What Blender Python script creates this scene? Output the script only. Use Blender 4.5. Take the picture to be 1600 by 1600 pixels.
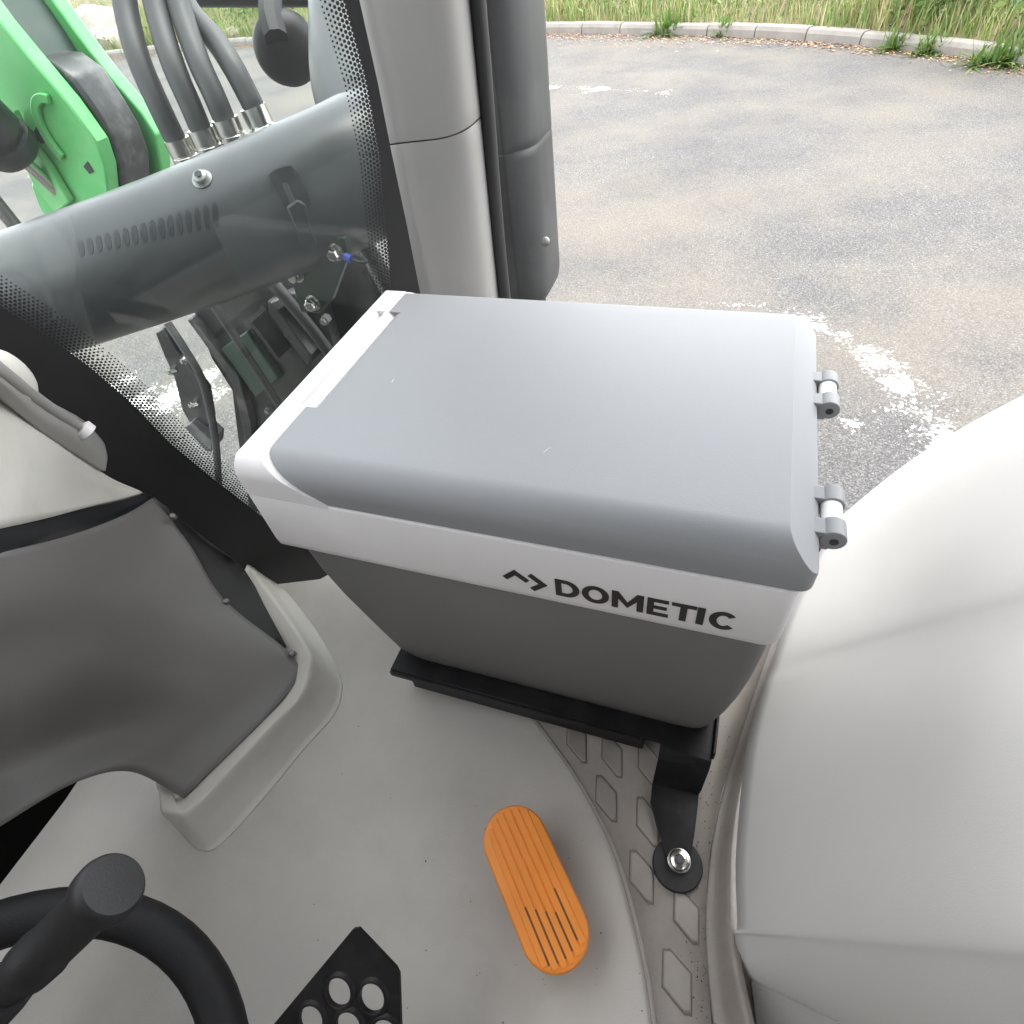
import bpy, bmesh, math, random
import numpy as np
from mathutils import Vector, Matrix
from mathutils.bvhtree import BVHTree
random.seed(7); np.random.seed(7)
for o in list(bpy.data.objects): bpy.data.objects.remove(o, do_unlink=True)
SC = bpy.context.scene
COL = SC.collection
S = 1.2131                    # metres per drawing unit: the cooler's lid is 0.55 m long
# ------------------------------------------------------------------ camera
F, PITCH, ROLL, YAW = 915.66, .81546, -.16533, .44224
cp, sp, cr, sr, cy, sy = math.cos(PITCH), math.sin(PITCH), math.cos(ROLL), math.sin(ROLL), math.cos(YAW), math.sin(YAW)
def rz(v): return Vector((cy*v[0]-sy*v[1], sy*v[0]+cy*v[1], v[2]))
FW, U0, R0 = rz((0, cp, -sp)), rz((0, sp, cp)), rz((1, 0, 0))
RT, UP = cr*R0+sr*U0, -sr*R0+cr*U0
CAM = Vector((0, 0, .73))
cd = bpy.data.cameras.new('camera'); cam = bpy.data.objects.new('camera', cd); COL.objects.link(cam)
cd.sensor_width = 36; cd.lens = F/1600*36; cd.clip_start = .01; cd.clip_end = 400
M = Matrix((RT, UP, -FW)).transposed().to_4x4(); M.translation = CAM*S; cam.matrix_world = M
SC.camera = cam
# ------------------------------------------------------------------ light
w = bpy.data.worlds.new('World'); SC.world = w; w.use_nodes = True
nt = w.node_tree; bg = nt.nodes['Background']
sky = nt.nodes.new('ShaderNodeTexSky'); sky.sky_type = 'NISHITA'; sky.sun_disc = False
SUN_EL, SUN_AZ = math.radians(67), math.radians(45)      # azimuth from +Y towards +X
sky.sun_elevation = SUN_EL; sky.sun_rotation = SUN_AZ
sky.air_density = 1.0; sky.dust_density = 1.0; sky.ozone_density = 1.0
hs = nt.nodes.new('ShaderNodeHueSaturation'); hs.inputs['Saturation'].default_value = .12       # hazy, whitish sky
nt.links.new(sky.outputs[0], hs.inputs['Color']); nt.links.new(hs.outputs[0], bg.inputs[0]); bg.inputs[1].default_value = .15
sl = bpy.data.lights.new('sun', 'SUN'); sl.energy = .6; sl.angle = math.radians(30); sl.color = (1, .94, .85)
so = bpy.data.objects.new('sun', sl); COL.objects.link(so)
sd = Vector((math.sin(SUN_AZ)*math.cos(SUN_EL), math.cos(SUN_AZ)*math.cos(SUN_EL), math.sin(SUN_EL)))
so.rotation_euler = sd.to_track_quat('Z', 'Y').to_euler()
vs = SC.view_settings; vs.view_transform = 'Standard'; vs.look = 'None'; vs.exposure = 2.97; vs.gamma = 1
# ------------------------------------------------------------------ picking points: a pixel is a direction, the rest is where the thing stands
def ray(x, y): return RT*((x-800)/F) - UP*((y-800)/F) + FW
def AZ(x, y, z): d = ray(x, y); return CAM + d*((z-CAM.z)/d.z)
def AY(x, y, Y): d = ray(x, y); return CAM + d*(Y/d.y)
def AP(x, y, P, n): d = ray(x, y); return CAM + d*((P-CAM).dot(n)/d.dot(n))
def AD(x, y, t): return CAM + ray(x, y)*t
# ------------------------------------------------------------------ materials
def newmat(name):
    m = bpy.data.materials.new(name); m.use_nodes = True
    return m, m.node_tree.nodes, m.node_tree.links, m.node_tree.nodes['Principled BSDF']
def N(ns, t, **k):
    n = ns.new(t)
    for a, b in k.items():
        if a in n.inputs: n.inputs[a].default_value = b
        else: setattr(n, a, b)
    return n
def ramp(ns, stops):
    r = ns.new('ShaderNodeValToRGB'); e = r.color_ramp.elements
    while len(e) < len(stops): e.new(.5)
    for i, (p, c) in enumerate(stops): e[i].position = p; e[i].color = (*c, 1) if len(c) == 3 else c
    return r
def plastic(name, col, rough=.5, var=.06, vs_=6, bs=900, bump=.12, metal=0, spec=.5, dirt=None, dirtscale=5, dirtamt=.3, coat=0):
    m, ns, ln, b = newmat(name)
    tc = N(ns, 'ShaderNodeTexCoord')
    n1 = N(ns, 'ShaderNodeTexNoise', Scale=vs_, Detail=5, Roughness=.6); ln.new(tc.outputs['Object'], n1.inputs['Vector'])
    c0 = [max(0, c*(1-var)) for c in col]; c1 = [min(1, c*(1+var)) for c in col]
    r = ramp(ns, [(.3, c0), (.7, c1)]); ln.new(n1.outputs[0], r.inputs[0]); out = r.outputs[0]
    if dirt:
        n2 = N(ns, 'ShaderNodeTexNoise', Scale=dirtscale, Detail=8, Roughness=.68); ln.new(tc.outputs['Object'], n2.inputs['Vector'])
        r2 = ramp(ns, [(.48, (0, 0, 0)), (.75, (dirtamt,)*3)]); ln.new(n2.outputs[0], r2.inputs[0])
        mx = N(ns, 'ShaderNodeMixRGB'); ln.new(r2.outputs[0], mx.inputs[0]); ln.new(out, mx.inputs[1]); mx.inputs[2].default_value = (*dirt, 1); out = mx.outputs[0]
    ln.new(out, b.inputs['Base Color'])
    rr = N(ns, 'ShaderNodeMapRange'); rr.inputs['To Min'].default_value = max(.02, rough-.08); rr.inputs['To Max'].default_value = min(1, rough+.08)
    ln.new(n1.outputs[0], rr.inputs[0]); ln.new(rr.outputs[0], b.inputs['Roughness'])
    b.inputs['Metallic'].default_value = metal; b.inputs['Specular IOR Level'].default_value = spec; b.inputs['Coat Weight'].default_value = coat
    if bump:
        n3 = N(ns, 'ShaderNodeTexNoise', Scale=bs, Detail=3); ln.new(tc.outputs['Object'], n3.inputs['Vector'])
        bp = N(ns, 'ShaderNodeBump', Strength=bump, Distance=.001); ln.new(n3.outputs[0], bp.inputs['Height']); ln.new(bp.outputs[0], b.inputs['Normal'])
    return m
M_LID = plastic('cooler_grey', (.235, .242, .25), .55, .03, 8, 800, .16, dirt=(.3, .29, .27), dirtscale=14, dirtamt=.08)
M_BODY = plastic('cooler_charcoal', (.17, .168, .168), .58, .05, 8, 800, .16)
M_FRAME = plastic('cooler_light_grey', (.70, .685, .685), .48, .03, 8, 800, .12)
M_INK = plastic('black_print', (.012, .012, .013), .45, .05, 20, 700, 0)
M_WHITE = plastic('white_plastic', (.82, .82, .8), .4, .03, 10, 600, .05)
M_BLACKSTEEL = plastic('black_powder_coat', (.011, .011, .012), .42, .15, 30, 500, .25, spec=.25, dirt=(.12, .1, .085), dirtscale=22, dirtamt=.14)
M_RUBBER = plastic('black_rubber', (.014, .014, .015), .6, .15, 25, 700, .2)
M_CHROME = plastic('zinc_steel', (.62, .61, .58), .22, .06, 40, 500, .1, metal=1)
M_WORNSTEEL = plastic('dull_steel', (.26, .26, .255), .5, .1, 40, 500, .2, metal=1)
M_FOOT = plastic('footwell_black', (.006, .006, .006), .9, .1, 20, 400, .3, spec=.1)
M_FLOOR = plastic('floor_vinyl', (.48, .46, .425), .48, .05, 5, 480, .3, dirt=(.22, .19, .155), dirtscale=4, dirtamt=.28)
M_MAT = plastic('floor_mat_strip', (.285, .262, .235), .55, .06, 6, 450, .3, dirt=(.13, .1, .075), dirtscale=9, dirtamt=.5)
M_GROOVE = plastic('groove_dirt', (.15, .125, .1), .8, .2, 60, 450, .3)
M_BEIGE = plastic('beige_plastic', (.57, .555, .51), .42, .04, 5, 600, .12, dirt=(.25, .22, .18), dirtscale=8, dirtamt=.22)
M_FENDER = plastic('fender_trim', (.55, .535, .515), .55, .03, 4, 700, .2)
M_BASE = plastic('seat_base_grey', (.16, .152, .145), .6, .06, 5, 600, .14)
M_SHROUD = plastic('console_grey', (.165, .16, .154), .46, .04, 5, 700, .22, dirt=(.24, .22, .2), dirtscale=9, dirtamt=.06)
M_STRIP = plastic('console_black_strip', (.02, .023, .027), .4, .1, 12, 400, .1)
M_PILLAR = plastic('pillar_grey', (.27, .265, .252), .5, .03, 4, 700, .12)
M_HANDLE = plastic('trim_grey', (.27, .265, .25), .45, .05, 7, 600, .12)
M_ORANGE = plastic('orange_rubber', (.93, .31, .045), .5, .05, 20, 500, .3)
M_BLACK = plastic('black_plastic', (.012, .012, .013), .55, .12, 15, 550, .25, spec=.35)
M_WHEEL = plastic('steering_leather', (.010, .010, .011), .6, .15, 20, 450, .35, spec=.3)
M_COWL = plastic('exhaust_cowl_grey', (.050, .054, .057), .34, .06, 3, 500, .1, dirt=(.2, .2, .19), dirtscale=4, dirtamt=.2)
M_POST = plastic('exhaust_post_grey', (.03, .033, .034), .45, .08, 4, 500, .12, dirt=(.16, .16, .15), dirtscale=5, dirtamt=.2)
M_GREEN = plastic('loader_green', (.10, .42, .13), .3, .06, 4, 400, .06, dirt=(.5, .65, .42), dirtscale=4, dirtamt=.35)
M_DKGREEN = plastic('dark_green_steel', (.022, .045, .033), .4, .1, 8, 300, .15, dirt=(.14, .15, .13), dirtscale=9, dirtamt=.25)
M_IRON = plastic('black_chassis_steel', (.012, .014, .016), .3, .2, 9, 220, .4, dirt=(.13, .13, .12), dirtscale=8, dirtamt=.4)
M_WORN = plastic('worn_black_steel', (.03, .032, .034), .42, .2, 9, 220, .4, dirt=(.34, .33, .33), dirtscale=7, dirtamt=.5)
M_HOSE = plastic('hose_rubber', (.035, .037, .038), .55, .1, 15, 500, .2)
M_LIGHTBLOCK = plastic('light_block_grey', (.14, .133, .12), .8, .04, 5, 500, .1)  # only for the added panels that hold back light
M_ROOF = plastic('roof_lining', (.26, .25, .23), .8, .04, 5, 500, .1)
M_BLUE = plastic('blue_tape', (.02, .06, .4), .4, .05, 5, 500, 0)
M_KERB = plastic('kerb_concrete', (.21, .195, .175), .85, .14, 3, 60, .5, dirt=(.13, .11, .085), dirtscale=3.5, dirtamt=.6)
M_ROCK = plastic('bank_rock', (.3, .27, .24), .9, .3, 3, 20, .8, dirt=(.12, .13, .06), dirtscale=3, dirtamt=.6)
M_TWIG = plastic('dry_twig', (.34, .26, .18), .85, .2, 10, 100, .3)
def leafmat(name, cols, trans=.35):
    m, ns, ln, b = newmat(name)
    g = N(ns, 'ShaderNodeNewGeometry'); r = ramp(ns, cols); ln.new(g.outputs['Random Per Island'], r.inputs[0])
    ln.new(r.outputs[0], b.inputs['Base Color']); b.inputs['Roughness'].default_value = .55
    t = N(ns, 'ShaderNodeBsdfTranslucent'); ln.new(r.outputs[0], t.inputs[0])
    mx = N(ns, 'ShaderNodeMixShader', Fac=trans); ln.new(b.outputs[0], mx.inputs[1]); ln.new(t.outputs[0], mx.inputs[2])
    ln.new(mx.outputs[0], ns['Material Output'].inputs[0]); return m
M_GRASS = leafmat('grass_blades', [(0, (.07, .14, .03)), (.3, (.14, .23, .05)), (.55, (.23, .29, .085)), (.75, (.36, .33, .16)), (.9, (.46, .39, .24)), (1, (.24, .16, .09))])
M_LEAF = leafmat('bush_leaves', [(0, (.03, .075, .015)), (.5, (.07, .14, .025)), (1, (.15, .22, .05))])
M_WEED = leafmat('weed_leaves', [(0, (.05, .12, .02)), (.6, (.10, .19, .035)), (1, (.2, .24, .07))])
M_LITTER = leafmat('leaf_litter', [(0, (.10, .055, .03)), (.4, (.24, .12, .06)), (.75, (.34, .2, .11)), (1, (.42, .33, .22))], .05)
def asphalt():
    m, ns, ln, b = newmat('worn_asphalt')
    tc = N(ns, 'ShaderNodeTexCoord'); P = tc.outputs['Object']
    def noise(sc, det=4, ro=.6, off=0):
        n = N(ns, 'ShaderNodeTexNoise', Scale=sc, Detail=det, Roughness=ro)
        if off:
            a = N(ns, 'ShaderNodeVectorMath', operation='ADD'); a.inputs[1].default_value = (off, off*.7, off*.3); ln.new(P, a.inputs[0]); ln.new(a.outputs[0], n.inputs['Vector'])
        else: ln.new(P, n.inputs['Vector'])
        return n.outputs[0]
    fine = ramp(ns, [(.30, (.027, .0265, .026)), (.5, (.058, .0565, .0553)), (.70, (.21, .204, .198))]); ln.new(noise(105, 3, .75), fine.inputs[0])
    big = ramp(ns, [(.35, (.72, .73, .76)), (.65, (1.12, 1.1, 1.06))]); ln.new(noise(.9, 5), big.inputs[0])
    mu = N(ns, 'ShaderNodeMixRGB', blend_type='MULTIPLY', Fac=.8); ln.new(fine.outputs[0], mu.inputs[1]); ln.new(big.outputs[0], mu.inputs[2])
    def mixin(prev, fac, col):
        mx = N(ns, 'ShaderNodeMixRGB'); ln.new(fac, mx.inputs[0]); ln.new(prev, mx.inputs[1])
        if hasattr(col, 'links'): ln.new(col, mx.inputs[2])
        else: mx.inputs[2].default_value = (*col, 1)
        return mx.outputs[0]
    def math_(op, a, b_):
        n = N(ns, 'ShaderNodeMath', operation=op)
        for i, v in enumerate((a, b_)):
            if hasattr(v, 'links'): ln.new(v, n.inputs[i])
            else: n.inputs[i].default_value = v
        return n.outputs[0]
    # sandy film lying on the lot
    sand_n = math_('ADD', math_('MULTIPLY', noise(.55, 6, .62, 11), .75), math_('MULTIPLY', noise(45, 3, .7, 3), .25))
    sr_ = ramp(ns, [(.44, (0, 0, 0)), (.56, (.40,)*3), (.72, (.75,)*3)]); ln.new(sand_n, sr_.inputs[0])
    sc_ = ramp(ns, [(.3, (.086, .075, .059)), (.7, (.18, .157, .124))]); ln.new(noise(90, 2, .7, 5), sc_.inputs[0])
    col = mixin(mu.outputs[0], sr_.outputs[0], sc_.outputs[0])
    # worn white paint, plus one gravel patch whitened for overexposure: strokes with a place and direction of their own, broken up by wear
    sep = N(ns, 'ShaderNodeSeparateXYZ'); ln.new(P, sep.inputs[0])
    wear = math_('ADD', math_('MULTIPLY', noise(2.2, 6, .7, 21), .6), math_('MULTIPLY', noise(40, 3, .7, 9), .4))
    wear = math_('ADD', math_('MULTIPLY', math_('SUBTRACT', wear, .5), 1.9), .5)
    tot = None
    for (a, c, wid, amt) in PAINT_AND_GLARE:
        d = c-a; L = d.length; d = d/L
        px = math_('SUBTRACT', sep.outputs[0], a.x); py = math_('SUBTRACT', sep.outputs[1], a.y)
        along = math_('ADD', math_('MULTIPLY', px, d.x), math_('MULTIPLY', py, d.y))
        perp = math_('ABSOLUTE', math_('ADD', math_('MULTIPLY', px, -d.y), math_('MULTIPLY', py, d.x)), 0)
        al = math_('SUBTRACT', math_('ABSOLUTE', math_('SUBTRACT', along, L/2), 0), L/2)
        dist = math_('MAXIMUM', al, perp)
        mr = N(ns, 'ShaderNodeMapRange'); ln.new(dist, mr.inputs[0]); mr.inputs['From Min'].default_value = wid*2.0; mr.inputs['From Max'].default_value = 0; mr.inputs['To Min'].default_value = -.3; mr.inputs['To Max'].default_value = amt
        mr.clamp = True
        tot = mr.outputs[0] if tot is None else math_('MAXIMUM', tot, mr.outputs[0])
    f = math_('ADD', tot, wear)
    fr = ramp(ns, [(.60, (0, 0, 0)), (.68, (.9,)*3)]); ln.new(f, fr.inputs[0])
    col = mixin(col, fr.outputs[0], (.78, .77, .74))
    ln.new(col, b.inputs['Base Color']); b.inputs['Roughness'].default_value = .9
    bp = N(ns, 'ShaderNodeBump', Strength=.6, Distance=.008); ln.new(noise(75, 3, .75), bp.inputs['Height']); ln.new(bp.outputs[0], b.inputs['Normal'])
    return m
def glassmat():
    m, ns, ln, b = newmat('tinted_glass'); ns.remove(b)
    t = N(ns, 'ShaderNodeBsdfTransparent'); t.inputs[0].default_value = (.92, .95, .94, 1)
    g = N(ns, 'ShaderNodeBsdfGlossy'); g.inputs['Roughness'].default_value = .02
    f = N(ns, 'ShaderNodeFresnel', IOR=1.45); mx = N(ns, 'ShaderNodeMixShader')
    ln.new(f.outputs[0], mx.inputs[0]); ln.new(t.outputs[0], mx.inputs[1]); ln.new(g.outputs[0], mx.inputs[2])
    # thin film of dust on the pane
    d = N(ns, 'ShaderNodeBsdfDiffuse'); d.inputs[0].default_value = (.75, .76, .75, 1)
    tc = N(ns, 'ShaderNodeTexCoord'); n = N(ns, 'ShaderNodeTexNoise', Scale=3, Detail=5); ln.new(tc.outputs['Object'], n.inputs['Vector'])
    r = ramp(ns, [(.3, (.008,)*3), (.75, (.035,)*3)]); ln.new(n.outputs[0], r.inputs[0])
    m2 = N(ns, 'ShaderNodeMixShader'); ln.new(r.outputs[0], m2.inputs[0]); ln.new(mx.outputs[0], m2.inputs[1]); ln.new(d.outputs[0], m2.inputs[2])
    ln.new(m2.outputs[0], ns['Material Output'].inputs[0]); return m
M_GLASS = glassmat()
def orange_pedal_mat():                       # ribs worn dark with shoe dirt towards the heel end
    return plastic('orange_rubber_scuffed', (.20, .08, .035), .6, .15, 20, 500, .2, dirt=(.05, .03, .025), dirtscale=60, dirtamt=.9)
M_ORANGEDIRT = orange_pedal_mat()
# ------------------------------------------------------------------ builders (drawing units in, metres out)
def root(name, label, cat, loc=(0, 0, 0), group=None):
    o = bpy.data.objects.new(name, None); COL.objects.link(o); o.location = Vector(loc)*S; o.empty_display_size = .05
    o['label'] = label; o['category'] = cat
    if group: o['group'] = group
    return o
def finish(me, name, mat, parent=None, smooth=40, bevel=0, solid=0, label=None, cat=None, group=None, kind=None, seg=2):
    if smooth:
        me.shade_smooth(); me.set_sharp_from_angle(angle=math.radians(smooth))
    o = bpy.data.objects.new(name, me); COL.objects.link(o); me.materials.append(mat)
    if parent is not None: o.parent = parent
    if solid:
        md = o.modifiers.new('solid', 'SOLIDIFY'); md.thickness = solid*S; md.offset = -1
    if bevel:
        md = o.modifiers.new('bevel', 'BEVEL'); md.width = bevel*S; md.segments = seg; md.limit_method = 'ANGLE'; md.angle_limit = math.radians(35)
        md.harden_normals = False
    if label: o['label'] = label
    if cat: o['category'] = cat
    if group: o['group'] = group
    if kind: o['kind'] = kind
    return o
def origin_of(parent):
    v = Vector((0, 0, 0))
    while parent is not None: v = v + parent.location; parent = parent.parent
    return v
def mk(name, verts, faces, mat, parent=None, **k):
    org = origin_of(parent); me = bpy.data.meshes.new(name)
    me.from_pydata([Vector(v)*S-org for v in verts], [], faces); me.update()
    if k.pop('fixn', True):
        bm = bmesh.new(); bm.from_mesh(me); bmesh.ops.recalc_face_normals(bm, faces=bm.faces); bm.to_mesh(me); bm.free()
    return finish(me, name, mat, parent, **k)
def mkbm(name, bm, mat, parent=None, **k):
    org = origin_of(parent)
    for v in bm.verts: v.co = v.co*S-org
    bmesh.ops.recalc_face_normals(bm, faces=bm.faces)
    me = bpy.data.meshes.new(name); bm.to_mesh(me); bm.free()
    return finish(me, name, mat, parent, **k)
def rings(rs, closed=True, cap=True):
    n = len(rs[0]); vs = [v for r in rs for v in r]; fs = []
    for i in range(len(rs)-1):
        for j in range(n if closed else n-1):
            fs.append((i*n+j, i*n+(j+1) % n, (i+1)*n+(j+1) % n, (i+1)*n+j))
    if cap: fs += [tuple(range(n))[::-1], tuple((len(rs)-1)*n+j for j in range(n))]
    return vs, fs
def cat_rom(P, sub):
    P = [Vector(p) for p in P]; out = []
    for i in range(len(P)-1):
        a = P[i-1] if i else P[0]*2-P[1]; b, c = P[i], P[i+1]; d = P[i+2] if i+2 < len(P) else P[-1]*2-P[-2]
        for k in range(sub):
            t = k/sub
            out.append(.5*((2*b)+(c-a)*t+(2*a-5*b+4*c-d)*t*t+(3*b-a-3*c+d)*t**3))
    out.append(P[-1]); return out
def tube_geo(P, rad, n=14, sub=6):
    Q = cat_rom(P, sub) if sub > 1 and len(P) > 2 else [Vector(p) for p in P]
    if not isinstance(rad, (list, tuple)): rad = [rad]*len(P)
    rr = []; m = len(Q)-1
    for i in range(len(Q)):
        t = i/m*(len(P)-1); k = min(int(t), len(P)-2); rr.append(rad[k]*(1-(t-k))+rad[k+1]*(t-k))
    rs = []; u = None
    for i, q in enumerate(Q):
        t = (Q[min(i+1, m)]-Q[max(i-1, 0)]).normalized()
        if u is None: u = t.orthogonal().normalized()
        u = (u-t*u.dot(t)).normalized(); v = t.cross(u)
        rs.append([q+(u*math.cos(a)+v*math.sin(a))*rr[i] for a in [2*math.pi*j/n for j in range(n)]])
    return rings(rs)
def tube(name, P, rad, mat, parent=None, n=14, sub=6, **k):
    v, f = tube_geo(P, rad, n, sub); return mk(name, v, f, mat, parent, **k)
def lathe(name, base, axis, prof, mat, parent=None, n=24, **k):     # prof: (distance along axis, radius)
    a = Vector(axis).normalized(); u = a.orthogonal().normalized(); v = a.cross(u); b = Vector(base)
    rs = [[b+a*h+(u*math.cos(t)+v*math.sin(t))*r for t in [2*math.pi*j/n for j in range(n)]] for h, r in prof]
    vv, ff = rings(rs); return mk(name, vv, ff, mat, parent, **k)
def patch_pts(ctrl, sub):
    rows = [cat_rom(r, sub) for r in ctrl]; cols = [cat_rom(c, sub) for c in zip(*rows)]
    return [list(r) for r in zip(*cols)]
def patch(name, ctrl, mat, parent=None, sub=6, thick=.004, ext=None, **k):
    if ext: ctrl = [[q_[0]+Vector(ext)]+list(q_) for q_ in ctrl]
    g = patch_pts(ctrl, sub); n = len(g[0]); vs = [v for r in g for v in r]
    fs = [(i*n+j, i*n+j+1, (i+1)*n+j+1, (i+1)*n+j) for i in range(len(g)-1) for j in range(n-1)]
    # keep the outer side towards the room
    c = vs[len(vs)//2]; f = fs[len(fs)//2]; nn = (vs[f[1]]-vs[f[0]]).cross(vs[f[2]]-vs[f[0]])
    if nn.dot(CAM-c) < 0: fs = [x[::-1] for x in fs]
    return mk(name, vs, fs, mat, parent, solid=thick, fixn=False, **k)
def prism(name, poly, ext, mat, parent=None, **k):                  # polygon pushed along a vector
    e = Vector(ext); P = [Vector(p) for p in poly]
    v, f = rings([P, [p+e for p in P]]); return mk(name, v, f, mat, parent, **k)
def box(name, a, b, mat, parent=None, **k):
    (x0, y0, z0), (x1, y1, z1) = a, b
    v, f = rings([[(x0, y0, z), (x1, y0, z), (x1, y1, z), (x0, y1, z)] for z in (z0, z1)]); return mk(name, v, f, mat, parent, **k)
def rrect(xl, xr, yf, yb, r, z, k=5, rl=None):
    out = []; R_ = r; rl = r if rl is None else rl
    for cx, cy_, a0, r in ((xr-R_, yb-R_, 0, R_), (xl+rl, yb-rl, 90, rl), (xl+rl, yf+rl, 180, rl), (xr-R_, yf+R_, 270, R_)):
        for i in range(k+1):
            a = math.radians(a0+90*i/k); out.append(Vector((cx+r*math.cos(a), cy_+r*math.sin(a), z)))
    return out
def bm_from(v, f):
    bm = bmesh.new(); vv = [bm.verts.new(x) for x in v]
    for q in f: bm.faces.new([vv[i] for i in q])
    bmesh.ops.recalc_face_normals(bm, faces=bm.faces); return bm
def cut(bm, co, no):                         # keep the side the normal points away from
    bmesh.ops.bisect_plane(bm, geom=bm.verts[:]+bm.edges[:]+bm.faces[:], plane_co=co, plane_no=no, clear_outer=True)
    ed = [e for e in bm.edges if e.is_boundary]
    if ed: bmesh.ops.edgeloop_fill(bm, edges=ed)
    return bm
def join(a, b):
    me = bpy.data.meshes.new('tmp'); b.to_mesh(me); b.free(); a.from_mesh(me); bpy.data.meshes.remove(me); return a
def bvh(o): return BVHTree.FromPolygons([Vector(v.co)+origin_of(o.parent) for v in o.data.vertices], [p.vertices[:] for p in o.data.polygons])
def hit(tree, x, y):
    p, n, i, d = tree.ray_cast(CAM*S, ray(x, y).normalized()); return (p/S, n) if p else (None, None)
# ------------------------------------------------------------------ ground
GZ = -1.15
PAINT_AND_GLARE = [(AZ(x0, y0, GZ)*S, AZ(x1, y1, GZ)*S, w_, a_) for x0, y0, x1, y1, w_, a_ in (
    (1262, 505, 1340, 545, .17, .17), (1340, 545, 1430, 600, .15, .07), (1400, 600, 1510, 725, .26, .12), (1290, 640, 1330, 660, .10, .07), (852, 137, 985, 141, .24, .085), (985, 141, 1040, 143, .2, .05),
    (150, 640, 330, 600, .7, .09), (60, 270, 420, 195, .45, .12), (1080, 470, 1190, 478, .08, .07))]  # first stroke on this line: overexposed gravel brightness put into the colour
g = [(-60, -40, GZ), (60, -40, GZ), (60, 60, GZ), (-60, 60, GZ)]
mk('asphalt_ground', g, [(0, 1, 2, 3)], asphalt(), kind='structure', smooth=0)
# kerb line, traced along its foot on the ground
kp = [AZ(x, y, GZ) for x, y in ((-260, 125), (60, 103), (200, 88), (330, 76), (480, 66), (640, 58), (845, 53), (1000, 55), (1130, 58), (1270, 66), (1350, 73), (1430, 82), (1520, 93), (1640, 112), (1850, 158))]
kc = [Vector((p.x, p.y)) for p in cat_rom(kp, 12)]
lens = [0]
for a, b in zip(kc, kc[1:]): lens.append(lens[-1]+(b-a).length)
def kerb_at(s):
    s = max(0, min(lens[-1]-1e-4, s)); i = int(np.searchsorted(lens, s, side='right'))-1; i = max(0, min(i, len(kc)-2))
    t = (s-lens[i])/max(1e-9, lens[i+1]-lens[i]); p = kc[i].lerp(kc[i+1], t); d = (kc[i+1]-kc[i]).normalized(); return p, d, Vector((-d.y, d.x))
K = root('kerb', 'weathered pale concrete kerb edging the car park', 'kerb', (kc[0].x, kc[0].y, GZ))
KH, KW, SL = .14, .16, .78
s = 0
while s+SL < lens[-1]:
    h = KH*random.uniform(.94, 1.06); rs = []
    for k in range(3):
        p, d, nrm = kerb_at(s+.008+(SL-.016)*k/2)
        j = random.uniform(-.008, .008) if k == 1 else 0
        def q(o_, z): v = p+nrm*o_; return Vector((v.x, v.y, GZ+z))
        rs.append([q(0, -.05), q(.002, h*.62), q(.03, h*.93), q(.055, h), q(KW, h), q(KW, -.05)])
    v, f = rings(rs); mk('kerb_stone', v, f, M_KERB, K, smooth=30, bevel=.006)
    s += SL
# verge behind the kerb
vp = []; vf = []; nseg = 90; offs = [0.10, .8, 2, 4, 8, 30]
for i in range(nseg+1):
    p, d, nrm = kerb_at(lens[-1]*i/nseg)
    for j, o_ in enumerate(offs):
        q = p+nrm*o_; vp.append((q.x, q.y, GZ+(.09, .16, .34, .75, 1.3, 3.2)[j]+(random.uniform(-.05, .05) if j else 0)))
n6 = len(offs)
for i in range(nseg):
    for j in range(n6-1): a = i*n6+j; vf.append((a, a+1, a+n6+1, a+n6))
M_SOIL = plastic('verge_soil', (.14, .11, .065), .95, .3, 4, 30, .8, dirt=(.1, .14, .03), dirtscale=6, dirtamt=.8)
verge = mk('verge_ground', vp, vf, M_SOIL, kind='structure')
def blades(n, placer, hmin, hmax, wid, lean=.35):
    V = []; Fc = []
    for i in range(n):
        p, sc = placer(i); h = random.uniform(hmin, hmax)*sc; a = random.uniform(0, 6.283); l = random.uniform(.05, lean)*h
        dx, dy = math.cos(a), math.sin(a); wx, wy = -dy*wid*sc, dx*wid*sc; b = len(V)
        V += [(p[0]-wx, p[1]-wy, p[2]), (p[0]+wx, p[1]+wy, p[2]), (p[0]+dx*l*.35+wx*.8, p[1]+dy*l*.35+wy*.8, p[2]+h*.55), (p[0]+dx*l*.35-wx*.8, p[1]+dy*l*.35-wy*.8, p[2]+h*.55), (p[0]+dx*l, p[1]+dy*l, p[2]+h)]
        Fc += [(b, b+1, b+2, b+3), (b+3, b+2, b+4)]
    return V, Fc
def verge_place(i):
    s_ = random.uniform(0, lens[-1]); o_ = .14+abs(random.gauss(0, 1.6)); p, d, nrm = kerb_at(s_); q = p+nrm*o_
    z = GZ+float(np.interp(o_, offs, (.09, .16, .34, .75, 1.3, 3.2)))-.02
    cl = .65+.6*(math.sin(s_*1.7)*math.sin(s_*.63+2)*.5+.5)
    return (q.x, q.y, z), cl
V, Fc = blades(26000, verge_place, .12, .42, .0085, .7)
mk('verge_grass', V, Fc, M_GRASS, kind='stuff', smooth=0, fixn=False, label='tall green and straw coloured grass growing behind the kerb', cat='grass')
V = []; Fc = []
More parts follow.
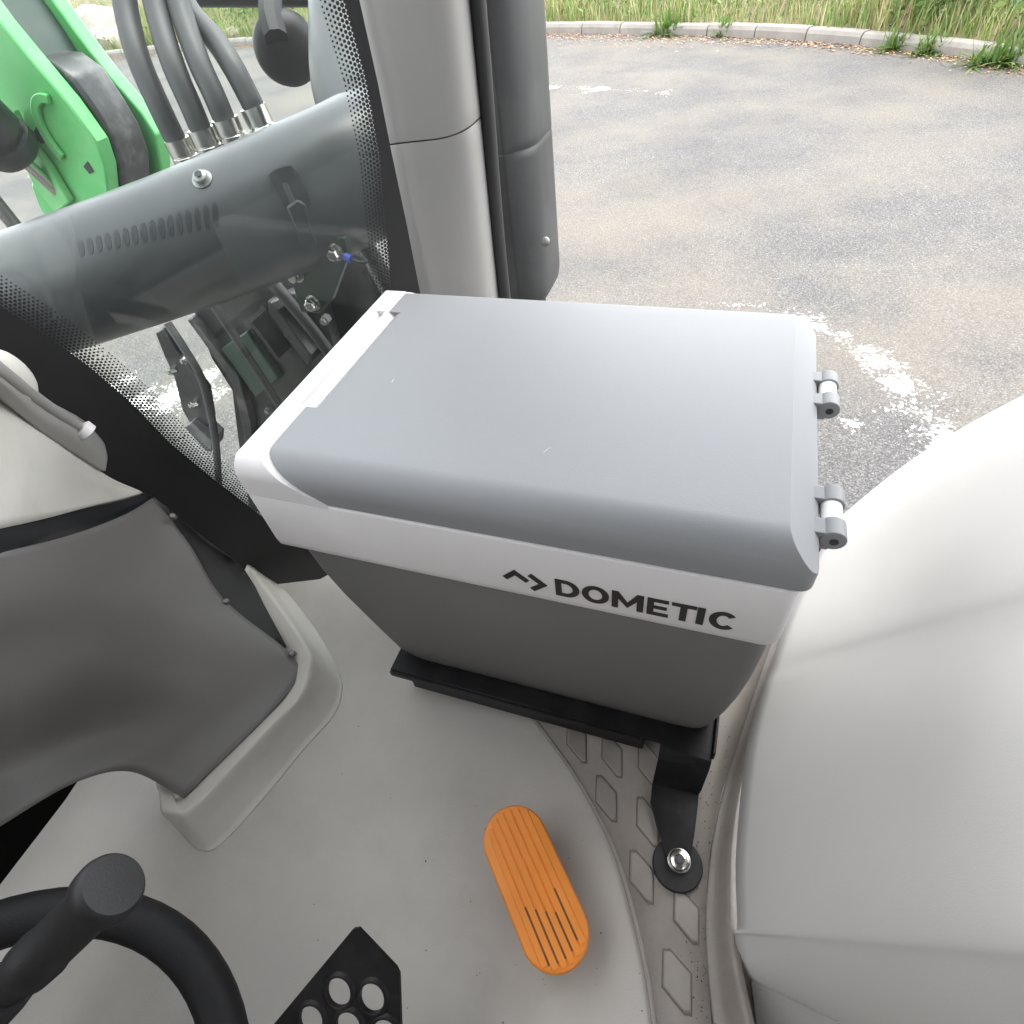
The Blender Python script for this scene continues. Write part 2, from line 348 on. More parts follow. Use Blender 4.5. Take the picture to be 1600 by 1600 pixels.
for i in range(9000):                        # broad leaved ground cover mixed through the grass
    s_ = random.uniform(0, lens[-1]); k_ = .5+.5*math.sin(s_*2.3)*math.sin(s_*.9+1)
    if random.random() > .25+.75*k_: continue
    o_ = .16+abs(random.gauss(0, 1.3)); p, d, nrm = kerb_at(s_); q = p+nrm*o_; z = GZ+float(np.interp(o_, offs, (.09, .16, .34, .75, 1.3, 3.2)))+random.uniform(0, .16+.3*k_)
    a, e, r = random.uniform(0, 6.28), random.uniform(-.8, .8), random.uniform(.02, .055); b = len(V)
    u = Vector((math.cos(a)*math.cos(e), math.sin(a)*math.cos(e), math.sin(e))); w_ = u.cross(Vector((random.random()-.5, random.random()-.5, 1))).normalized(); pp = Vector((q.x, q.y, z))
    V += [pp-u*r, pp+w_*r*.5, pp+u*r, pp-w_*r*.5]; Fc.append((b, b+1, b+2, b+3))
mk('ground_cover', V, Fc, M_LEAF, kind='stuff', smooth=0, fixn=False, label='broad leaved weeds mixed through the grass behind the kerb', cat='weeds')
V = []; Fc = []
for i in range(9000):                        # leaf litter swept against the kerb foot
    s_ = random.uniform(0, lens[-1]); p, d, nrm = kerb_at(s_)
    wd = .16+.35*max(0, math.sin(s_*.7+1.2))*max(0, 1-abs(s_-lens[-1]*.72)/6)
    o_ = -abs(random.gauss(0, wd)); q = p+nrm*(o_-.01); a = random.uniform(0, 6.28); r = random.uniform(.01, .028); b = len(V); z = GZ+random.uniform(.004, .014)
    for t in range(4): V.append((q.x+r*math.cos(a+t*1.57)*(1 if t % 2 else .5), q.y+r*math.sin(a+t*1.57)*(1 if t % 2 else .5), z+random.uniform(-.003, .008)))
    Fc.append((b, b+1, b+2, b+3))
mk('leaf_litter', V, Fc, M_LITTER, kind='stuff', smooth=0, fixn=False, label='reddish brown dead leaves lying along the kerb foot', cat='leaf litter')
def weed(px, py, size, label, wide=1.0):
    c = AZ(px, py, GZ); r_ = root('weed', label, 'weed', c, 'weeds growing at the kerb foot'); V = []; Fc = []
    for i in range(int(190*wide)):
        a = random.uniform(0, 6.283); ln_ = size*random.uniform(.25, 1.1)**1.3; el = random.uniform(.15, 1.5); w_ = size*.035*random.uniform(.5, 1.7)
        bx, by = random.gauss(0, .13*size*wide), random.gauss(0, .10*size); b = len(V)
        for t, ww in ((0, .3), (.4, 1), (.75, .7), (1, .05)):
            rr = ln_*t*math.cos(el)*(1+.3*t); z = ln_*(t*math.sin(el)-.35*t*t*math.cos(el)); z = max(z, .002)
            x, y = c.x+bx*wide+rr*math.cos(a), c.y+by+rr*math.sin(a)
            V += [(x-math.sin(a)*w_*ww, y+math.cos(a)*w_*ww, c.z+z), (x+math.sin(a)*w_*ww, y-math.cos(a)*w_*ww, c.z+z)]
        for t in range(3): Fc.append((b+2*t, b+2*t+1, b+2*t+3, b+2*t+2))
    mk('leaf_clump', V, Fc, M_WEED, r_, smooth=0, fixn=False)
    tube('root_crown', [c+Vector((0, 0, -.01)), c+Vector((0, 0, .03*size/.3))], [.02*size/.3, .008*size/.3], M_TWIG, r_, n=7, sub=1)
weed(1045, 54, .34, 'leafy green weed in front of the straight kerb beside a dry tuft', 1.5)
weed(1130, 56, .3, 'small low weed alone at the foot of the straight kerb')
weed(1395, 78, .24, 'spreading weed on litter where the kerb starts to bend', 1.3)
weed(1455, 84, .26, 'tall light green weed on litter at the kerb bend', 1.5)
weed(1575, 100, .32, 'big dense weed clump beyond the kerb bend', 2.0)
VZ = (.09, .16, .34, .75, 1.3, 3.2)
def bank(px, o_):                            # spot on the bank: kerb foot seen at that column, then o_ outwards
    best = min((abs((lambda q: 800+F*q.dot(RT)/q.dot(FW))(Vector((kerb_at(s_)[0].x, kerb_at(s_)[0].y, GZ))-CAM)-px), s_) for s_ in np.linspace(0, lens[-1], 300))[1]
    p, d, nrm = kerb_at(best); q = p+nrm*o_; return Vector((q.x, q.y, GZ+float(np.interp(o_, offs, VZ))))
def bush(px, o_, rx, rz_, n, label):
    c = bank(px, o_); off_z = c.z-GZ+.1; r_ = root('bush', label, 'bush', (c.x, c.y, GZ+off_z-.25), 'bushes on the bank behind the kerb'); V = []; Fc = []
    cl = [(random.gauss(0, .5)*rx, random.gauss(0, .5)*rx, random.uniform(0, 1)*rz_) for _ in range(16)]
    for i in range(n):
        k = random.choice(cl); p = [c.x+k[0]+random.gauss(0, .13*rx+.05), c.y+k[1]+random.gauss(0, .13*rx+.05), max(GZ+off_z-.2, c.z+k[2]+random.gauss(0, .13*rz_))]
        a, e, r = random.uniform(0, 6.28), random.uniform(-1, 1), random.uniform(.03, .065); b = len(V)
        u = Vector((math.cos(a)*math.cos(e), math.sin(a)*math.cos(e), math.sin(e))); w_ = u.cross(Vector((random.random(), random.random(), random.random()+.1))).normalized()
        pp = Vector(p); V += [pp-u*r, pp+w_*r*.45, pp+u*r, pp-w_*r*.45]; Fc.append((b, b+1, b+2, b+3))
    mk('foliage', V, Fc, M_LEAF, r_, smooth=0, fixn=False)
    for j in range(5):
        k = random.choice(cl); tube('stem', [Vector((c.x, c.y, GZ+off_z-.25)), Vector((c.x+k[0]*.5, c.y+k[1]*.5, c.z+k[2]*.5)), Vector((c.x+k[0], c.y+k[1], c.z+k[2]))], [.02, .013, .005], M_TWIG, r_, n=6, sub=3)
bush(1560, .9, 1.0, .9, 2400, 'dark leafy bush above the weed clump at the kerb bend')
bush(1400, 1.3, 1.0, .9, 2000, 'round leafy bush on the bank right of the bare twigs')
bush(1180, 1.7, .9, .8, 1500, 'low leafy bush among grass behind the bare twigs')
bush(960, 1.9, 1.0, .8, 1300, 'loose green bush behind the straight kerb')
bush(720, 2.4, 1.3, .9, 900, 'green bush on the bank hidden partly by the grey cab pillar')
bush(330, 2.4, 1.6, .8, 1800, 'leafy bush behind the kerb beyond the hydraulic hoses')
for (px, o_, hh, tilt, lab) in ((1175, .6, 1.3, .25, 'bare forked pale twig sticking out of the grass behind the kerb'), (1225, .7, 1.1, .5, 'thin leaning dry twig in the grass behind the kerb')):
    c = bank(px, o_); r_ = root('dry_twig', lab, 'twig', c)
    e = Vector((tilt, .1, hh))
    tube('stem', [c, c+e*.5+Vector((.05, 0, 0)), c+e], [.014, .010, .003], M_TWIG, r_, n=6, sub=4)
    for k in range(3): q = c+e*(.3+.18*k); sd_ = (-1, 1, -1)[k]; tube('side_twig', [q, q+Vector((sd_*.14, .05, .16)), q+Vector((sd_*.24, .05, .38))], [.007, .005, .002], M_TWIG, r_, n=5, sub=3)
for i, (px, py, r, lab) in enumerate(((110, 1.6, .9, 'big grey brown rock on the bank beside the green loader arm'), (165, .8, .5, 'smaller rock low on the bank beside the green loader arm'), (345, .5, .25, 'pale stone in the grass behind the outer hydraulic hose'))):
    c = bank(px, py); bm = bmesh.new(); bmesh.ops.create_icosphere(bm, subdivisions=3, radius=r)
    for v in bm.verts:
        from mathutils import noise as mn
        v.co = v.co*(1+.35*mn.noise(v.co*2.2/r*.6+Vector((i*7, 0, 0)))+.12*mn.noise(v.co*6/r*.6)); v.co.z *= .7; v.co += c
    mkbm('bank_rock', bm, M_ROCK, smooth=25, label=lab, cat='rock', group='rocks on the bank')
# ------------------------------------------------------------------ cab: floor, roof
PANE_P = AY(652, 445, .66); pa = math.radians(220)
PD = Vector((math.cos(pa), math.sin(pa), 0)); PN = Vector((-PD.y, PD.x, 0))     # along the windscreen, and out of it towards the front
if PN.x > 0: PN = -PN
def PA(x, y): return AP(x, y, PANE_P, PN)
fl_poly = [(-.70, -.55), (.42, -.55), (.42, .62), (-.42, .62), AZ(600, 850, 0)[:2], AZ(500, 905, 0)[:2], AZ(432, 913, 0)[:2], AZ(380, 890, 0)[:2], (-.72, .20), (-.70, .02)]
v, f = rings([[(x, y, -.05) for x, y in fl_poly], [(x, y, 0) for x, y in fl_poly]])
FLOOR = mk('cab_floor', v, f, M_FLOOR, kind='structure', smooth=0)
box('footwell_liner', (-1.05, -.86, -.16), (-.7005, .25, -.12), M_FOOT, kind='structure')
box('cab_roof', (-.50, -1.0, 1.16), (.95, .84, 1.22), M_ROOF, kind='structure', bevel=.03)
box('left_light_block', (-1.05, -.90, -.05), (.95, -.86, 1.159), M_LIGHTBLOCK, kind='structure')  # unseen solid panel added in place of the glazed door, cuts light on cooler
box('rear_light_block', (.95, -.90, -.05), (.99, .45, .90), M_LIGHTBLOCK, kind='structure')  # added out of view to hold back light from the rear window
box('front_light_block', (-1.09, -.90, -.16), (-1.05, .10, .80), M_LIGHTBLOCK, kind='structure')  # unseen panel added to keep front light off the floor corner
box('door_sill', (-.38, .6205, -.05), (.5, .68, .05), M_BLACK, kind='structure', bevel=.006)
# floor strip with raised diamonds, edge curve traced on the floor
Lc = cat_rom([AZ(x, y, .0035) for x, y in ((770, 1040), (845, 1137), (905, 1222), (960, 1330), (1000, 1470), (1022, 1600), (1030, 1750))], 6)
Rc = cat_rom([AZ(x, y, .0035) for x, y in ((1220, 960), (1185, 1090), (1140, 1200), (1112, 1310), (1104, 1450), (1112, 1600), (1125, 1750))], 6)
vs_ = [p for a, b in zip(Lc, Rc) for p in (a, b)]; n = len(Lc)
strip = mk('floor_strip', vs_, [(2*i, 2*i+1, 2*i+3, 2*i+2) for i in range(n-1)], M_MAT, FLOOR, solid=.003, fixn=False)
for p_ in strip.data.polygons:
    if p_.normal.z < 0: strip.data.flip_normals(); break
tube('strip_bead', [p+Vector((0, 0, -.001)) for p in Lc], .0026, M_MAT, FLOOR, n=8, sub=1)
for (px, py, k) in ((900, 1158, .95), (955, 1180, .97), (1012, 1195, .98), (946, 1248, 1.0), (1011, 1285, 1.08), (1001, 1371, 1.16), (1071, 1432, 1.22), (1056, 1535, 1.42), (1100, 1265, .9)):
    if (px, py) == (1100, 1265): continue
    P = [AZ(px+dx*k, py+dy*k, .0036) for dx, dy in ((-14, -35), (-6, -35), (17, -9), (17, 35), (9, 34), (-15, 5))]
    c = sum(P, Vector())/6; top = [c+(p-c)*.9+Vector((0, 0, .0022)) for p in P]
    v, f = rings([P, top]); dm = mk('raised_diamond', v, f, M_MAT, FLOOR, bevel=.0009, smooth=50)
    gv = [c+(p-c)*1.07+Vector((0, 0, .0004)) for p in P]; mk('dirt_rim', gv, [tuple(range(6))], M_GROOVE, dm, smooth=0)
V = []; Fc = []
for i in range(205):                         # grit and crumbs on the floor
    if i < 55: x, y, z = random.uniform(480, 1010), random.uniform(1080, 1620), .0006
    else: t = random.random(); x, y, z = 1150-60*math.sin(t*2.2)+random.gauss(0, 16), 1130+480*t, .0045
    c = AZ(x, y, z); rr0 = random.uniform(.0003, .0010)*(1.3 if random.random() < .1 else 1); b = len(V); ang = random.uniform(0, 6)
    for k in range(4): V.append((c.x+rr0*math.cos(ang+k*1.57)*random.uniform(.6, 1.3), c.y+rr0*math.sin(ang+k*1.57), c.z))
    V.append((c.x, c.y, c.z+rr0)); Fc += [(b+k, b+(k+1) % 4, b+4) for k in range(4)]
mk('floor_grit', V, Fc, M_GROOVE, FLOOR, smooth=0, fixn=False, kind='stuff')
# rounded rise of the floor up to the wheel arch
ri = [(1235, 930), (1200, 1020), (1163, 1130), (1122, 1270), (1104, 1400), (1106, 1520), (1125, 1680)]
ro = [(1262, 930), (1218, 1040), (1180, 1130), (1147, 1270), (1138, 1400), (1146, 1510), (1185, 1680)]
rows = [[AZ(x, y, .0038) for x, y in ri], [AZ(x*.55+X*.45, y*.55+Y*.45, .010) for (x, y), (X, Y) in zip(ri, ro)], [AZ(x, y, .032) for x, y in ro], [AZ(x+14, y, .030) for x, y in ro]]
patch('floor_cove', rows, M_MAT, FLOOR, sub=5)
# ------------------------------------------------------------------ wheel arch trim
E1 = [[(1152, 1443, .045), (1300, 1447, .14), (1450, 1454, .235), (1650, 1466, .36), (1850, 1478, .46)],
      [(1150, 1330, .048), (1300, 1332, .148), (1450, 1330, .245), (1650, 1325, .37), (1850, 1320, .47)],
      [(1166, 1170, .052), (1320, 1155, .16), (1460, 1140, .255), (1650, 1115, .375), (1850, 1090, .47)],
      [(1188, 1082, .0545), (1334, 1050, .1545), (1472, 1022, .2475), (1650, 988, .3615), (1850, 950, .456)],
      [(1200, 1050, .0550), (1340, 1015, .1540), (1476, 981, .2470), (1650, 938, .360), (1850, 895, .455)],
      [(1213, 1015, .0568), (1348, 978, .1570), (1480, 938, .2500), (1650, 888, .362), (1850, 838, .455)],
      [(1242, 940, .062), (1365, 890, .153), (1485, 845, .246), (1650, 785, .355), (1850, 710, .455)],
      [(1305, 818, .085), (1395, 748, .155), (1500, 682, .232), (1650, 606, .335), (1850, 520, .44)]]
g_ = [[AZ(*p) for p in r] for r in E1]
g_.append([p+Vector((.03, .05, -.03)) for p in g_[-1]]); g_.append([p+Vector((.06, .08, -.14)) for p in g_[-2]])
FEN = root('wheel_arch_trim', 'large smooth light grey moulded panel over the wheel arch beside the cooler', 'panel', AZ(1152, 1443, 0))
E2 = [[(1151, 1446, .043), (1300, 1450, .138), (1450, 1457, .233), (1650, 1469, .358), (1850, 1481, .458)],
      [(1149, 1462, .036), (1298, 1480, .126), (1450, 1500, .215), (1650, 1525, .335), (1850, 1550, .43)],
      [(1153, 1500, .024), (1296, 1545, .085), (1450, 1590, .16), (1650, 1640, .27), (1850, 1690, .36)],
      [(1162, 1524, .014), (1295, 1588, .045), (1450, 1655, .10), (1650, 1730, .2), (1850, 1800, .3)],
      [(1185, 1532, .012), (1310, 1592, .040), (1470, 1657, .09), (1670, 1730, .19), (1870, 1800, .29)]]
g_ = [[AZ(*p) for p in r] for r in E2[:0:-1]]+g_
patch('panel', g_, M_FENDER, FEN, sub=7, thick=.008, smooth=60)
prism('seat_base', [AZ(x, y, .003) for x, y in ((1168, 1500), (1200, 1460), (1480, 1440), (1900, 1500), (1900, 1900), (1240, 1900), (1185, 1640))], (0, 0, .006), M_BASE, FEN, smooth=0)
# ------------------------------------------------------------------ windscreen with frit border
WS = root('windscreen', 'clear windscreen with black dotted border in front of the exhaust cowl', 'windscreen', PA(500, 905))
up_e = [(-150, 380), (0, 478), (60, 516), (135, 570), (200, 625), (265, 692), (335, 750), (420, 815), (500, 880), (560, 930)]
lo_e = [(-150, 480), (0, 650), (60, 715), (130, 765), (215, 800), (300, 850), (375, 900), (430, 935), (500, 935), (560, 960)]
rl = [(505, -140), (539, 0), (572, 120), (594, 240), (602, 330), (612, 447), (622, 600), (640, 800), (665, 935)]
rr_ = [(530, -140), (561, 0), (590, 130), (611, 237), (634, 345), (654, 447), (685, 600), (720, 800), (740, 935)]
off = PN*-.002
def strip_between(name, A, B, mat, par, th=.0015):
    a = [PA(*p)+off for p in A]; b = [PA(*p)+off for p in B]; vv = [q for x in zip(a, b) for q in x]
    return mk(name, vv, [(2*i, 2*i+1, 2*i+3, 2*i+2) for i in range(len(a)-1)], mat, par, solid=th, smooth=0)
strip_between('frit_border', up_e, lo_e, M_RUBBER, WS)
strip_between('frit_border', rl, rr_, M_RUBBER, WS)
gp = [PA(-150, 430), PA(0, 540), PA(150, 660), PA(300, 780), PA(430, 905), PA(560, 935), PA(700, 900), PA(630, 345), PA(586, 130), PA(545, 0), PA(515, -140), PA(480, -330), PA(-400, -330)]
prism('glass', gp, PN*.004, M_GLASS, WS, smooth=0)
DV = []; DF = []
def dots(edge, sign, rows_n, sp0=.0044):
    e = [PA(*p)+off*1.02 for p in edge]; L = [0]
    for a, b in zip(e, e[1:]): L.append(L[-1]+(b-a).length)
    for r in range(rows_n):
        s_ = (r % 2)*sp0/2
        while s_ < L[-1]:
            i = max(0, min(len(e)-2, int(np.searchsorted(L, s_, side='right'))-1)); t = (s_-L[i])/(L[i+1]-L[i])
            p = e[i].lerp(e[i+1], t); d = (e[i+1]-e[i]).normalized(); nn = d.cross(PN).normalized()*sign
            c = p+nn*(r*sp0*.86+.0005); rad = sp0*(.52-.33*r/rows_n); b = len(DV)
            for k in range(6): a = k*math.pi/3; DV.append(c+d*rad*math.cos(a)+nn*rad*math.sin(a))
            DF.append(tuple(range(b, b+6))); s_ += sp0
def sgn(edge, probe):
    e0, e1 = PA(*edge[3]), PA(*edge[4]); nn = (e1-e0).normalized().cross(PN); return 1 if nn.dot(PA(*probe)-e0) > 0 else -1
dots(up_e, sgn(up_e, (400, 600)), 9); dots(rl, sgn(rl, (450, 300)), 7)
mk('frit_dots', DV, DF, M_RUBBER, WS, smooth=0, fixn=False, kind='stuff')
# ------------------------------------------------------------------ pillar trim, seal
PIL = root('cab_pillar', 'grey plastic covered cab pillar rising behind the cooler', 'pillar', (-.345, .70, 0))
def pil_x(z, side): t = (z-.371)/(.667-.371); return (-.426+.015*t, -.303+.012*t)[side]
def pil_ring(zl, zr):
    out = []
    for k in range(17):
        t = k/16; z = zl*(1-t)+zr*t; xa, xb = pil_x(z, 0), pil_x(z, 1); a = math.pi*t
        e = abs(math.cos(a))**.55*(1 if math.cos(a) > 0 else -1)
        out.append(Vector(((xa+xb)/2-(xb-xa)/2*e, .735-.06*math.sin(a)**.45, z)))
    xa, xb = pil_x(zl, 0), pil_x(zr, 1)
    return out+[Vector((xb-.02, .76, zr)), Vector((xa+.02, .76, zl))]
def shrink(r, k):
    c = sum(r, Vector())/len(r); return [Vector((c.x+(p.x-c.x)*k, c.y+(p.y-c.y)*k, p.z)) for p in r]
sl_, sr2 = .533, .556
v, f = rings([pil_ring(.0, .0), pil_ring(sl_-.02, sr2-.02), pil_ring(sl_-.004, sr2-.004), shrink(pil_ring(sl_-.0012, sr2-.0012), .985)]); mk('lower_cover', v, f, M_PILLAR, PIL, smooth=35)
v, f = rings([shrink(pil_ring(sl_+.0004, sr2+.0004), .985), pil_ring(sl_+.0022, sr2+.0022), pil_ring(sl_+.02, sr2+.02), pil_ring(1.158, 1.158)]); mk('upper_cover', v, f, M_PILLAR, PIL, smooth=35)
tube('door_seal', [(-.2985, .72, .0), (-.2970, .72, .371), (-.2845, .72, .667), (-.266, .72, 1.15)], .0085, M_RUBBER, PIL, n=12)
# ------------------------------------------------------------------ exhaust cowl outside
EXP = root('exhaust_post', 'dark grey upright exhaust cover outside the cab pillar', 'exhaust cover', AY(830, 452, .86)+Vector((0, 0, -.9)))
def post_ring(x, y0, y1, s_, dz=0):
    pass
pl, prr = AY(742, 60, .86).x, AY(849, 60, .86).x-.034
zt = 1.3; zb = AY(860, 470, .86).z
def pr_ring(z, k=1): return [Vector((p.x, p.y, z)) for p in shrink([Vector((q.x, q.y, z)) for q in rrect(pl-.03, prr+.004*(zt-z), .86, 1.02, .05, z, 6)], k)]
zs_ = AY(860, 240, .86).z
v, f = rings([pr_ring(zb-.02, .86), pr_ring(zb-.012, .95), pr_ring(zb+.004, 1), pr_ring(zb+.02, 1), pr_ring(zs_-.012), pr_ring(zs_-.002), pr_ring(zs_-.001, .99), pr_ring(zs_+.001, .99), pr_ring(zs_+.002), pr_ring(zs_+.012), pr_ring(zt)])
mk('cover', v, f, M_POST, EXP, smooth=35)
b_ = AY(863, 379, .872); lathe('screw', b_+Vector((-.012, .004, 0)), (.35, -1, 0), [(0, .007), (.003, .007), (.005, .005), (.006, .002)], M_WORNSTEEL, EXP, n=12)
tube('mounting_leg', [Vector(((pl+prr)/2-.02, .95, zb-.01)), Vector(((pl+prr)/2-.05, .95, GZ+.6)), Vector(((pl+prr)/2-.2, 1.0, GZ+.62))], .03, M_IRON, EXP, n=10)
CW = root('exhaust_cowl', 'wide grey tubular exhaust cowl with dark inserts for reflected vents running across behind the windscreen', 'exhaust cowl', AD(300, 355, .82)+Vector((0, 0, -.12)))
ax = [AD(-330, 600, .84), AD(-120, 520, .82), (AD(100, 447, .82)), AD(300, 377, .83), AD(480, 306, .84), AD(575, 262, .86), AD(625, 228, .90)]
cowl = tube('cowl_tube', ax, [.078, .080, .083, .087, .091, .093, .085], M_COWL, CW, n=40, sub=8, smooth=50)
riser = tube('cowl_riser', [AD(610, 260, .94), AD(556, 150, 1.0), AD(545, 60, 1.04), AD(540, -60, 1.10)], [.08, .07, .068, .066], M_POST, CW, n=28, smooth=50)
ct = bvh(cowl)
def on_cowl(x, y): return hit(ct, x, y)
p, n_ = on_cowl(316, 280)
scr = lathe('screw', p-n_*.003, n_, [(0, .0130), (.004, .0130), (.006, .0100), (.010, .0085), (.012, .0045)], M_WORNSTEEL, CW, n=20)
lathe('socket', p+n_*.0098, n_, [(0, .005), (.0006, .005)], M_IRON, scr, n=6)
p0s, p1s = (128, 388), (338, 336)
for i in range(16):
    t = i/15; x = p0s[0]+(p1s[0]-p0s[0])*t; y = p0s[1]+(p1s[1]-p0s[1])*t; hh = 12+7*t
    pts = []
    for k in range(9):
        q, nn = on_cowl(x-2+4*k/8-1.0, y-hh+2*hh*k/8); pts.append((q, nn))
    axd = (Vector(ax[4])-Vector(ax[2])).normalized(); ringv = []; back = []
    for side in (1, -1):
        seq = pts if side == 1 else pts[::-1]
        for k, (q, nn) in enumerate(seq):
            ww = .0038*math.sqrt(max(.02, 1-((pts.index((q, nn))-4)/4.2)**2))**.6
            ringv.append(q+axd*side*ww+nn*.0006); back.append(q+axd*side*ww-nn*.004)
    v, f = rings([back, ringv]); mk('vent_reflection', v, f, M_STRIP, CW, smooth=0)  # dark inserts drawing the dash vents' reflection in the glass onto the cowl
# clip window in the cowl
def on_cowl_poly(pts, lift, depth, name, mat, par, **k):
    F_ = []; B_ = []
    for x, y in pts:
        q, nn = on_cowl(x, y); F_.append(q+nn*lift); B_.append(q-nn*depth)
    v, f = rings([B_, F_]); return mk(name, v, f, mat, par, **k)
on_cowl_poly([(421, 276), (430, 268), (445, 262), (456, 261), (466, 272), (480, 300), (487, 318), (478, 326), (455, 333), (443, 320)], .0045, .006, 'clip_recess', M_STRIP, CW, smooth=0)
on_cowl_poly([(447, 322), (466, 312), (478, 318), (482, 345), (492, 372), (480, 380), (466, 372), (458, 345)], .016, .004, 'clip', M_POST, CW, bevel=.003)
on_cowl_poly([(443, 290), (450, 288), (464, 322), (457, 326)], .011, .003, 'clip_bar', M_COWL, CW, bevel=.001)
# ------------------------------------------------------------------ loader arm and hoses
LA = root('loader_arm', 'bright green front loader arm with two side plates and black pivot link', 'loader arm', AY(150, 260, 1.05)+Vector((0, 0, -.4)))
nearp = [(-80, -70), (0, 36), (52, 98), (105, 160), (150, 222), (164, 262), (172, 330), (150, 380), (100, 370), (62, 328), (48, 290), (60, 262), (44, 238), (30, 215), (18, 190), (0, 168), (-80, 90)]
farp = [(40, -70), (66, -22), (118, 50), (170, 118), (222, 178), (243, 212), (252, 262), (244, 320), (205, 350), (150, 320), (100, 220), (40, 130), (-40, 20), (-60, -70)]
prism('side_plate', [AY(x, y, 1.05) for x, y in nearp], (0, .036, 0), M_GREEN, LA, bevel=.004, smooth=30)
prism('side_plate', [AY(x, y, 1.20) for x, y in farp], (0, .036, 0), M_GREEN, LA, bevel=.004, smooth=30)
lk = [(-60, -50), (10, 40), (52, 92), (80, 84), (112, 88), (146, 112), (180, 160), (208, 205), (225, 248), (232, 330), (190, 400), (140, 330), (110, 240), (60, 160), (-60, 20)]
prism('pivot_link', [AY(x-34, y+8, 1.092) for x, y in lk], (0, .088, 0), M_WORN, LA, bevel=.008, smooth=50, seg=3)
ch = [(-100, -130), (40, 60), (70, 105), (50, 130), (-100, -60)]
prism('web_plate', [AY(x-6, y+8, 1.088) for x, y in ch], (0, .11, 0), M_DKGREEN, LA, smooth=30)
for k_, (dy_, ra, rb_) in enumerate(((0, .062, .048),)):
    cb = AY(104, 212, 1.048); A_ = [math.radians(a) for a in range(20, 166, 8)]
    arc = [cb+Vector((ra*math.cos(a+.9), 0, ra*math.sin(a+.9)*1.25)) for a in A_]+[cb+Vector((rb_*math.cos(a+.9)*.9, 0, rb_*math.sin(a+.9)*1.25)) for a in A_[::-1]]
    prism('pivot_rim', arc, (0, -.010, 0), M_GREEN, LA, bevel=.002)
bs = [(66, 200), (60, 212), (74, 228), (84, 224)]
prism('plate_cutout', [AY(x-8, y-3, 1.049) for x, y in bs], (0, -.0016, 0), M_IRON, LA, smooth=0)
prism('plate_cutout', [AY(x, y, 1.049) for x, y in ((131, 260), (137, 252), (147, 268), (141, 272))], (0, -.0016, 0), M_IRON, LA, smooth=0)
prism('stiffener', [AY(x, y, 1.047) for x, y in ((30, 168), (46, 205), (86, 258), (118, 312), (96, 330), (60, 282), (36, 232))], (0, -.018, 0), M_GREEN, LA, bevel=.004)
CYL = root('hydraulic_cylinder', 'dark hydraulic cylinder end with steel rod beside the green loader arm', 'cylinder', AY(20, 240, 1.0)+Vector((0, 0, -.3)))
a_, b2 = AY(24, 238, .99), AY(-70, 150, .93)
dr = (b2-a_).normalized()
lathe('end_cap', a_, dr, [(0, .02), (0, .052), (.01, .058), (.035, .058), (.037, .05), (.05, .05), (.052, .056), (.30, .056)], M_IRON, CYL, n=28)
lathe('rod', a_-dr*.12, dr, [(0, .013), (.125, .013)], M_CHROME, CYL, n=16)
tube('lower_rail', [AY(-60, 250, .95), AY(5, 330, .95), AY(60, 400, .95)], .016, M_IRON, CYL, n=10)
def hose(pts, rad, label, Y0=1.02, fer=None):
    P = [AY(x, y, Y0+.0006*max(0, 120-y)) for x, y in pts]
    r_ = root('hydraulic_hose', label, 'hose', P[-1], 'hydraulic hoses behind the windscreen')
    tube('hose', P, rad, M_HOSE, r_, n=14, sub=8)
    if fer:
        a, b = AY(*fer[0], Y0), AY(*fer[1], Y0); d = b-a; L = d.length*1.5
        lathe('ferrule', a, d, [(0, rad*1.02), (.001, rad*1.22), (L*.5, rad*1.22), (L*.52, rad*1.12), (L*.56, rad*1.22), (L, rad*1.22)], M_CHROME, r_, n=20)
hose([(170, -120), (188, -50), (198, 20), (216, 90), (246, 160), (276, 222), (286, 245)], .0205, 'thick black hydraulic hose next to the green loader arm', fer=((275, 216), (292, 250)))
hose([(225, -120), (232, -50), (246, 20), (270, 100), (298, 165), (316, 208), (322, 225)], .0205, 'thick black hydraulic hose with ferrule, second from the green loader arm', 1.03, fer=((312, 200), (328, 234)))
hose([(262, -120), (270, -50), (284, 20), (310, 95), (335, 150), (352, 190), (360, 206)], .0205, 'thick black hydraulic hose with ferrule, third from the green loader arm', 1.05, fer=((350, 184), (364, 216)))
hose([(252, -120), (268, -40), (298, 20), (336, 62), (364, 105), (388, 150), (398, 170)], .0205, 'thick black hydraulic hose farthest from the green loader arm', 1.09, fer=((394, 166), (412, 204)))
hose([(240, -120), (248, -30), (262, 40), (290, 120), (318, 190), (340, 240)], .008, 'thin black cable running between the thick hydraulic hoses', 1.055)
# round work lamp on its bar
WL = root('work_lamp', 'round black work lamp on a bracket beneath a grey bar', 'lamp', AD(450, 20, 1.22))
c = AD(450, 78, 1.22); n_ = (CAM-c).normalized(); n_ = (n_+Vector((.25, 0, -.35))).normalized()
lathe('housing', c-n_*.045, n_, [(0, .02), (.004, .045), (.02, .064), (.04, .067), (.058, .062), (.072, .045), (.078, .022), (.079, .004)], M_BLACK, WL, n=36, smooth=60)
rb = c+n_*.0336
lathe('bezel', c+n_*.022-RT*.018+UP*.004, n_, [(0, .028), (.014, .026), (.014, .022), (.008, .021), (.008, .001)], M_RUBBER, WL, n=28)
e1 = (RT-n_*RT.dot(n_)).normalized(); e2 = n_.cross(e1); q = c+n_*.033-RT*.018+UP*.004
prism('lens', [q-e1*.012-e2*.009, q+e1*.012-e2*.011, q+e1*.012+e2*.012, q-e1*.011+e2*.012], n_*.003, M_WHITE, WL)
tube('bracket', [AD(424, 2, 1.18), AD(424, 30, 1.17), AD(432, 60, 1.17)], .024, M_BLACK, WL, n=8, sub=2)
